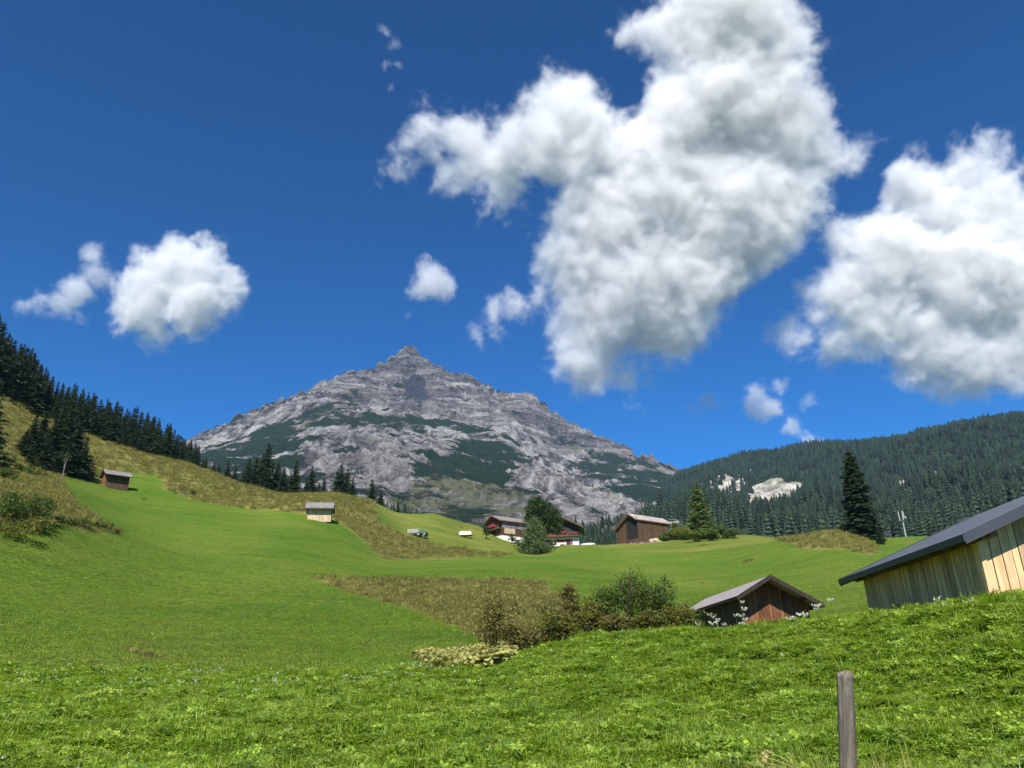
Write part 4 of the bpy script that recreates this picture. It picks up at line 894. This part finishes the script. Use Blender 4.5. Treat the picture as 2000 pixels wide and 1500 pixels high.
# taller grass at the foot of the post and straw stalks
cs = proto_col('post_grasses', [clump('tall_grass', 230 + i, 0, 40, .16, .1, .02, .42, ('clover', 'drygrass'), .7, .004) for i in range(3)])
p = P(1623, 1420, 5.6); g_ = np.random.default_rng(31); x = p[0] + g_.normal(0, .35, 60); y = p[1] + g_.normal(.0, .30, 60)
scatter('tall_post_grass', 'tall yellowing grass around the foot of the fence post', 'grass', np.stack([x, y, ground_h(x, y)], 1), rots(60, 32), np.stack([g_.uniform(.7, 1.2, 60)] * 3, 1), cs, 3, 33)
for i in range(6):
    q = P(1585 - i * 14, 1500, 5.3 + .2 * i); z = gz(q[0], q[1]); an = rad(200 + i * 9); mb = MB(); Ln = .5 + .12 * i; pr = Vector((0, 0, 0))
    for j in range(1, 7): f = j / 6; nx = Vector((math.cos(an) * Ln * f * .9, -.05 * f, .52 * f - .22 * f * f)); mb.tube(pr, nx, .0028, .0022, 5); pr = nx
    o = thing('straw_stalk', 'pale dry straw stalk bending left beside the fence post', 'grass stalk', (q[0] + .35, q[1], z + .1), 0, 'straw stalks beside the post')
    mb.build('stalk', M['straw'], o); link('seed_head', leaf_cloud('seed_head', [(pr.x, pr.y, pr.z, .03, .01, .02)], 20, .016, M['straw'], 300 + i), o)
# short mown grass behind
cm = proto_col('mown_plants', [clump('mown_tuft', 240 + i, 0, 46, .3, .05, .02, .10, ('clover', 'short'), .9, .008) for i in range(4)])
x, y, r, az = polar_points(34000, 28, 130, -.72, .55, 41, 1.7); px, py = proj(np.stack([x, y, ground_h(x, y)], 1))
lim = np.interp(az, [-.74, 0, .1, .35, .6, .8], [30, 28.5, 27, 26, 26, 24]); k = keep_out(x, y) & (r > lim) & (poly_mask(px, py, DRY[1], 6) < .5) & (poly_mask(px, py, DRY[0], 6) < .5) & (np.random.default_rng(45).random(len(x)) > sm(55, 125, r)); x, y, r = x[k], y[k], r[k]; s = np.interp(r, [28, 90, 130], [1.0, 1.5, 1.3])
scatter('mown_grass', 'short mown green grass of the slope meadow', 'grass', np.stack([x, y, ground_h(x, y)], 1), rots(len(x), 42), np.stack([s, s, s * .9], 1), cm, 4, 43)
# dry tussocks
cdr = proto_col('dry_plants', [clump('dry_tussock', 250 + i, 0, 60, .34, .1, .02, .42, ('clover', 'drygrass'), .8, .014) for i in range(4)])
x, y, r, az = polar_points(60000, 34, 240, -.74, .5, 51, 1.5); z = ground_h(x, y); px, py = proj(np.stack([x, y, z], 1)); dmk = np.zeros(len(x))
for i, pl in enumerate(DRY): dmk = np.maximum(dmk, poly_mask(px, py, pl, 6) * (r < (245 if i != 1 else 110)) * (r > (0 if i != 0 else 70)))
k = (dmk > .55 + .55 * fbm(x / 11, y / 11, 4)) & (np.random.default_rng(54).random(len(x)) < .62); x, y, z, r = x[k], y[k], z[k], r[k]; s = np.interp(r, [34, 240], [.9, 2.2]) * np.clip(1 + .4 * fbm(x / 7, y / 7, 2), .5, 1.6)
scatter('dry_grass', 'uncut dry yellow brown grass on the slope', 'grass', np.stack([x, y, z], 1), rots(len(x), 52), np.stack([s, s, s * .75], 1), cdr, 4, 53)
# butterbur patch
def bigleaf(seed):
    g = np.random.default_rng(seed); Vs = []; Fs = []; b = 0
    for i in range(7):
        a = g.random() * 6.28; q = .25 * math.sqrt(g.random()); c = np.array([q * math.cos(a), q * math.sin(a), g.uniform(.12, .4)]); nr = norm(np.array([g.normal(0, .35), g.normal(-.35, .5), 1.])); u = norm(np.cross(nr, g.normal(0, 1, 3))); v = np.cross(nr, u); s = g.uniform(.08, .16)
        Vs.append(c - nr * .03)
        for k in range(8): t = k * .785; Vs.append(c + (u * math.cos(t) + v * math.sin(t)) * s * g.uniform(.85, 1.1) + nr * g.normal(0, .02))
        Fs += [(b, b + 1 + k, b + 1 + (k + 1) % 8) for k in range(8)]; b += 9
    return mesh_np('butterbur_leaf', np.array(Vs), np.array(Fs), M['butterbur'])
cb = proto_col('butterbur_plants', [bigleaf(260 + i) for i in range(4)])
x, y, r, az = polar_points(2600, 22, 34, -.14, .06, 61, 1); z = ground_h(x, y); px, py = proj(np.stack([x, y, z], 1))
k = poly_mask(px, py, [(815, 1296), (840, 1272), (900, 1262), (960, 1262), (1005, 1268), (990, 1298), (940, 1312), (860, 1314)], 4) > .4; x, y, z = x[k], y[k], z[k]
scatter('butterbur_patch', 'patch of big pale yellow butterbur leaves below the bushes', 'leaves', np.stack([x, y, z], 1), rots(len(x), 62, .05), np.ones((len(x), 3)), cb, 4, 63)
# small white flowers sprinkled through the meadow
def floret(seed):
    g = np.random.default_rng(seed); Vs = []; Fs = []; b = 0
    for i in range(9):
        a = g.random() * 6.28; q = .03 * math.sqrt(g.random()); c = np.array([q * math.cos(a), q * math.sin(a), .30 + g.normal(0, .014)]); s = .014
        u_ = norm(g.normal(0, 1, 3)); v_ = norm(np.cross(u_, g.normal(0, 1, 3)))
        for k in range(4): t = k * 1.57; Vs.append(c + (u_ * math.cos(t) + v_ * math.sin(t)) * s)
        Fs.append((b, b + 1, b + 2, b + 3)); b += 4
    return mesh_np('white_floret', np.array(Vs), np.array(Fs), M['petal'])
cf = proto_col('flower_plants', [floret(270 + i) for i in range(4)])
x, y, r, az = polar_points(4200, 7, 31, -.72, .62, 71, 1.1); w_ = np.where((r > 22) & (fbm(x / 2.5, y / 2.5, 2) > -.1), 1.0, np.where(r > 16, .10, .03)) * np.where(az < .02, 1, .35); k = (np.random.default_rng(72).random(len(x)) < w_) & keep_out(x, y) & (r < np.interp(az, [-.74, 0, .1, .35, .6, .8], [30, 29, 27, 23.5, 18, 15])); x, y, r = x[k], y[k], r[k]
s = np.random.default_rng(73).uniform(.5, 1.0, len(x)) * np.interp(r, [8, 22], [.7, 1.05])
scatter('white_flowers', 'tiny white flowers sprinkled through the meadow', 'flowers', np.stack([x, y, ground_h(x, y) - .02], 1), rots(len(x), 74, .2), np.stack([s, s, s], 1), cf, 4, 75)
# tall umbels in front of the hut and barn
UMB = [(1448, 1174, 22.4), (1452, 1187, 22.2), (1384, 1198, 22.8), (1392, 1203, 22.8), (1401, 1209, 22.6), (1390, 1215, 22.5), (1412, 1218, 22.4), (1436, 1200, 22.4), (1447, 1201, 22.4), (1454, 1208, 22.2), (1447, 1217, 22), (1362, 1217, 23), (1595, 1181, 20), (1593, 1187, 20), (1572, 1199, 20.2), (1560, 1197, 20.2), (1549, 1205, 20.2), (1540, 1206, 20.3), (1845, 1184, 16.2), (1888, 1178, 15.4), (1893, 1170, 15.4), (1828, 1167, 16.4), (1620, 1170, 20.2)]
for i, (px, py, r) in enumerate(UMB):
    q = P(px, py, r); zb = gz(q[0], q[1]); h = max(.2, q[2] - zb); g2 = np.random.default_rng(400 + i)
    where = 'in front of the brown hut' if i < 18 or i == 22 else 'in front of the plank barn'
    o = thing('umbel_flower', 'tall white umbel flower sticking up ' + where, 'flower', (q[0], q[1], zb), 0, 'white umbels ' + where)
    mb = MB(); mb.tube((0, 0, 0), (.02, 0, h * .9), .006, .004, 5); nh = 7; Vs = []; Fs = []; b = 0; k_ = .55 if 18 <= i < 22 else g2.uniform(.6, 1.0)
    for k in range(nh):
        a = k * 6.28 / nh; e = Vector((.02 + math.cos(a) * .075 * k_, math.sin(a) * .07 * k_, h - .02 * (k % 3))); mb.tube((.02, 0, h * .9), e, .003, .002, 4)
        for m_ in range(5):
            c = np.array(e) + g2.normal(0, .014, 3) * np.array([1.2, 1.2, .9]); s = .022 * k_
            u_ = norm(g2.normal(0, 1, 3)); v_ = norm(np.cross(u_, g2.normal(0, 1, 3))); Vs += [c + (u_ * math.cos(t) + v_ * math.sin(t)) * s for t in (0, 1.57, 3.14, 4.71)]; Fs.append((b, b + 1, b + 2, b + 3)); b += 4
    mb.build('stem', M['stem'], o); link('flower_head', mesh_np('flower_head', np.array(Vs), np.array(Fs), M['petal']), o)

# far forest
def far_spruce(seed):
    g = np.random.default_rng(seed); Vs = []; Fs = []; b = 0
    for k in range(7):
        f = k / 7; z0 = .04 + .92 * f; rr = .17 * (1 - f) ** .8 + .015; n = 9
        for i in range(n):
            a = 6.283 * (i + g.random() * .6) / n; q = rr * g.uniform(.65, 1.2); e = np.array([math.cos(a), math.sin(a), 0]); t = np.array([-e[1], e[0], 0]) * rr * .42
            Vs += [np.array([0, 0, z0 + .15]), e * q + t + np.array([0, 0, z0 - .02 - g.random() * .03]), e * q - t + np.array([0, 0, z0 - g.random() * .03])]; Fs.append((b, b + 1, b + 2)); b += 3
    return mesh_np('far_spruce', np.array(Vs), np.array(Fs), M['spruce_far'])
cfs = proto_col('far_spruces', [far_spruce(500 + i) for i in range(5)])
g_ = np.random.default_rng(81); n = 26000; az = g_.uniform(P_az(1240), P_az(2240), n); r = np.sqrt(g_.uniform(560 ** 2, 2560 ** 2, n)); z = hill_h(az, r); x, y = r * np.sin(az), r * np.cos(az)
k = (slide_mask(x, y, z, 5) < .5) & ((fbm(x / 70, y / 70, 3) > -.55)); x, y, z, r = x[k], y[k], z[k], r[k]; s = g_.uniform(8, 23, len(x)) * np.clip(1 + .3 * fbm(x / 120, y / 120, 2), .7, 1.4)
scatter('hill_forest', 'dense dark spruce forest covering the hill on the right', 'forest', np.stack([x, y, z - .5], 1), rots(len(x), 82, .03), np.stack([s * 1.1, s * 1.1, s], 1), cfs, 5, 83)
# woods at the mountain foot
def mtn_z(az, r):
    i = np.clip(np.interp(az, Maz, np.arange(len(Maz))), 0, len(Maz) - 1).round().astype(int); j = np.clip(np.interp(r, Mrs, np.arange(len(Mrs))), 0, len(Mrs) - 1).round().astype(int); return MZ[j, i]
n = 5200; az = g_.uniform(P_az(380), P_az(1420), n); r = g_.uniform(480, 1150, n); z = mtn_z(az, r); x, y = r * np.sin(az), r * np.cos(az); px, py = proj(np.stack([x, y, z], 1))
low = (py > np.interp(px, [380, 700, 860, 1000, 1150, 1230, 1300, 1420], [930, 985, 1022, 1035, 1030, 1015, 990, 985]))
k = (low & (fbm(x / 90, y / 90, 3) > -.3)); x, y, z = x[k], y[k], z[k]; s = g_.uniform(6, 13, len(x))
scatter('foot_forest', 'dark spruce wood along the foot of the rocky mountain', 'forest', np.stack([x, y, z - .5], 1), rots(len(x), 84, .03), np.stack([s * 1.1, s * 1.1, s], 1), cfs, 5, 85)

# ------------------------------------------------------------------ clouds
def mat_cloud():
    m = bpy.data.materials.new('cloud_vapour'); m.use_nodes = True; t = m.node_tree; t.nodes.clear()
    v = t.nodes.new('ShaderNodeVolumePrincipled'); v.inputs['Color'].default_value = (.988, .980, .974, 1); v.inputs['Density'].default_value = 1; v.inputs['Anisotropy'].default_value = -.2
    o = t.nodes.new('ShaderNodeOutputMaterial'); t.links.new(v.outputs[0], o.inputs['Volume']); return m
M['cloud'] = mat_cloud()
def cloud(label, blobs, Dz, dens, vox, nscale, amp, zf=1.7, soft=1.05, name='cloud', rough=.70):
    """voxel vapour: noise-frayed union of balls; ball centres in photo pixels at the cloud's own distance"""
    s = Dz / F; vd = bpy.data.volumes.new(name); o = link(name, vd)
    o.matrix_world = CM @ Matrix.Translation((0, 0, -Dz))
    g = bpy.data.node_groups.new(name, 'GeometryNodeTree'); g.interface.new_socket('Geometry', in_out='INPUT', socket_type='NodeSocketGeometry'); g.interface.new_socket('Geometry', in_out='OUTPUT', socket_type='NodeSocketGeometry')
    N = g.nodes.new; L = g.links.new
    def inp(k, v):
        if hasattr(v, 'is_output'): L(v, k)
        else: k.default_value = v
    def m(op, *a, clamp=False):
        n = N('ShaderNodeMath'); n.operation = op; n.use_clamp = clamp
        for i, v in enumerate(a): inp(n.inputs[i], v)
        return n.outputs[0]
    def vm(op, *a, out=0):
        n = N('ShaderNodeVectorMath'); n.operation = op
        for i, v in enumerate(a): inp(n.inputs['Scale'] if (op == 'SCALE' and i == 1) else n.inputs[i], v)
        return n.outputs[out]
    pos = vm('SCALE', N('GeometryNodeInputPosition').outputs[0], 1 / s)
    def noise(p, scale, detail, rough, key=0):
        n = N('ShaderNodeTexNoise'); n.inputs['Scale'].default_value = scale; n.inputs['Detail'].default_value = detail; n.inputs['Roughness'].default_value = rough; L(p, n.inputs['Vector']); return n.outputs[key]
    wob = noise(pos, 1 / (nscale * 1.1), 3, .55, 1)
    p2 = vm('ADD', pos, vm('SCALE', vm('SUBTRACT', wob, (.5, .5, .5)), amp * 1.6))
    e_ = None
    for (px, py, pz, r) in blobs:
        q = vm('MULTIPLY', vm('SUBTRACT', p2, (px - 1000, 750 - py, pz)), (1, 1, zf)); e = m('SUBTRACT', vm('LENGTH', q, out=1), r)
        e_ = e if e_ is None else m('SMOOTH_MIN', e_, e, amp * .5)
    n1 = m('SUBTRACT', noise(p2, 1 / nscale, 10, rough), .5)
    n2 = m('SUBTRACT', noise(p2, 4.5 / nscale, 6, .68), .5); d_ = m('ADD', e_, m('ADD', m('MULTIPLY', n1, amp * 4.8), m('MULTIPLY', n2, amp * 2.2)))
    den = m('MULTIPLY', d_, -1 / (amp * soft), clamp=True); den = m('MULTIPLY', m('POWER', den, 1.6), dens)
    pad = amp * 1.0; lo = [min(b[i] * (1, -1, 1)[i] for b in blobs) for i in range(3)]
    lo = [min(b[0] - 1000 - b[3] for b in blobs) - pad, min(750 - b[1] - b[3] for b in blobs) - pad, min(b[2] - b[3] / zf for b in blobs) - pad * .6]
    hi = [max(b[0] - 1000 + b[3] for b in blobs) + pad, max(750 - b[1] + b[3] for b in blobs) + pad, max(b[2] + b[3] / zf for b in blobs) + pad * .6]
    vc = N('GeometryNodeVolumeCube'); L(den, vc.inputs['Density']); vc.inputs['Min'].default_value = [v * s for v in lo]; vc.inputs['Max'].default_value = [v * s for v in hi]
    for k, a, b_ in zip('XYZ', lo, hi): vc.inputs['Resolution ' + k].default_value = max(8, int((b_ - a) / vox))
    st = N('GeometryNodeSetMaterial'); st.inputs['Material'].default_value = M['cloud']; L(vc.outputs[0], st.inputs[0]); L(st.outputs[0], N('NodeGroupOutput').inputs[0])
    md = o.modifiers.new('vapour', 'NODES'); md.node_group = g; vd.materials.append(M['cloud'])
    return tag(o, label, 'cloud', 'clouds in the blue sky')
CB = [(1430, 60, 0, 165), (1330, 50, 0, 90), (1530, 90, 0, 70), (1430, 190, 0, 160), (1350, 250, 10, 120), (1500, 260, 0, 130), (1600, 310, 0, 72), (1665, 300, 0, 45),
      (1110, 220, 20, 80), (1160, 290, 20, 110), (1060, 290, 20, 95), (980, 300, 0, 85), (910, 260, 0, 65), (830, 260, 0, 60), (785, 310, 0, 45), (900, 340, 0, 60), (980, 370, 0, 60),
      (1280, 360, 0, 160), (1440, 400, 0, 160), (1200, 430, 0, 140), (1530, 410, 0, 62), (1150, 520, 0, 110), (1280, 540, 0, 160), (1400, 520, 0, 100), (1170, 620, 0, 110), (1280, 630, 0, 90), (1160, 710, 0, 85), (1220, 740, 0, 65), (1010, 600, 0, 38), (960, 620, 0, 26), (930, 660, 0, 24), (1065, 590, 0, 45), (1225, 60, 0, 26)]
cloud('huge ragged white cloud filling the upper middle of the sky', CB, 4600, .022, 2.5, 140, 48)
CR = [(1900, 350, 0, 80), (1820, 400, 0, 95), (1940, 430, 0, 120), (1700, 460, 0, 76), (1640, 470, 0, 48), (1760, 500, 0, 120), (1650, 560, 0, 82), (1900, 550, 0, 150), (1720, 620, 0, 105), (1595, 625, 0, 46), (1640, 660, 0, 60), (1830, 670, 0, 115), (1960, 650, 0, 125), (2080, 560, 0, 170), (1505, 655, 0, 26), (1555, 650, 0, 42), (2060, 430, 0, 100), (1800, 725, 0, 60), (1900, 720, 0, 60), (2070, 690, 0, 85)]
cloud('big rounded white cloud at the right edge of the sky', CR, 4700, .022, 2.6, 140, 44)
CLm = [(345, 520, 0, 62), (395, 520, 0, 60), (440, 550, 0, 48), (300, 570, 0, 75), (380, 590, 0, 78), (245, 610, 0, 48), (305, 645, 0, 48), (430, 600, 0, 45), (340, 475, 0, 30), (280, 510, 0, 36)]
cloud('medium puffy white cloud on the left above the wood', CLm, 4600, .02, 2.2, 80, 26)
CLl = [(182, 495, 0, 24), (188, 540, 0, 34), (152, 570, 0, 42), (125, 598, 0, 34), (85, 592, 0, 28), (45, 602, 0, 18), (160, 615, 0, 24)]
cloud('ragged small cloud left of the puffy one', CLl, 4600, .012, 2.0, 60, 20)
cloud('little round cloud above the summit', [(840, 545, 0, 42), (862, 560, 0, 34), (822, 568, 0, 30), (800, 608, 0, 15)], 4600, .014, 1.6, 45, 16)
cloud('thin wispy cloud low above the right hill', [(1480, 770, 0, 26), (1500, 800, 0, 34), (1470, 795, 0, 24), (1545, 840, 0, 26), (1575, 860, 0, 24), (1600, 868, 0, 16), (1380, 785, 0, 20), (1350, 795, 0, 16), (1580, 785, 0, 16), (1420, 785, 0, 14), (1520, 760, 0, 18)], 5800, .008, 2.0, 50, 20, 1.3, .9)
cloud('faint streak of cloud left of the huge cloud', [(750, 60, 0, 14), (768, 85, 0, 14), (752, 125, 0, 12), (775, 128, 0, 10), (765, 165, 0, 10)], 4600, .007, 1.8, 30, 12, 1.3, .9)

# ------------------------------------------------------------------ haze
g = NG('air'); v = g.n('VolumePrincipled'); v.inputs['Color'].default_value = (.42, .66, 1, 1); v.inputs['Density'].default_value = 4.0e-5; v.inputs['Anisotropy'].default_value = .0
g.t.links.new(v.outputs[0], g.out.inputs['Volume'])
tag(MB().box(-4700, 4700, -4700, 4700, -14, 1345).build('haze', g.m), 'thin pale haze in the valley air', 'haze', kind='stuff')
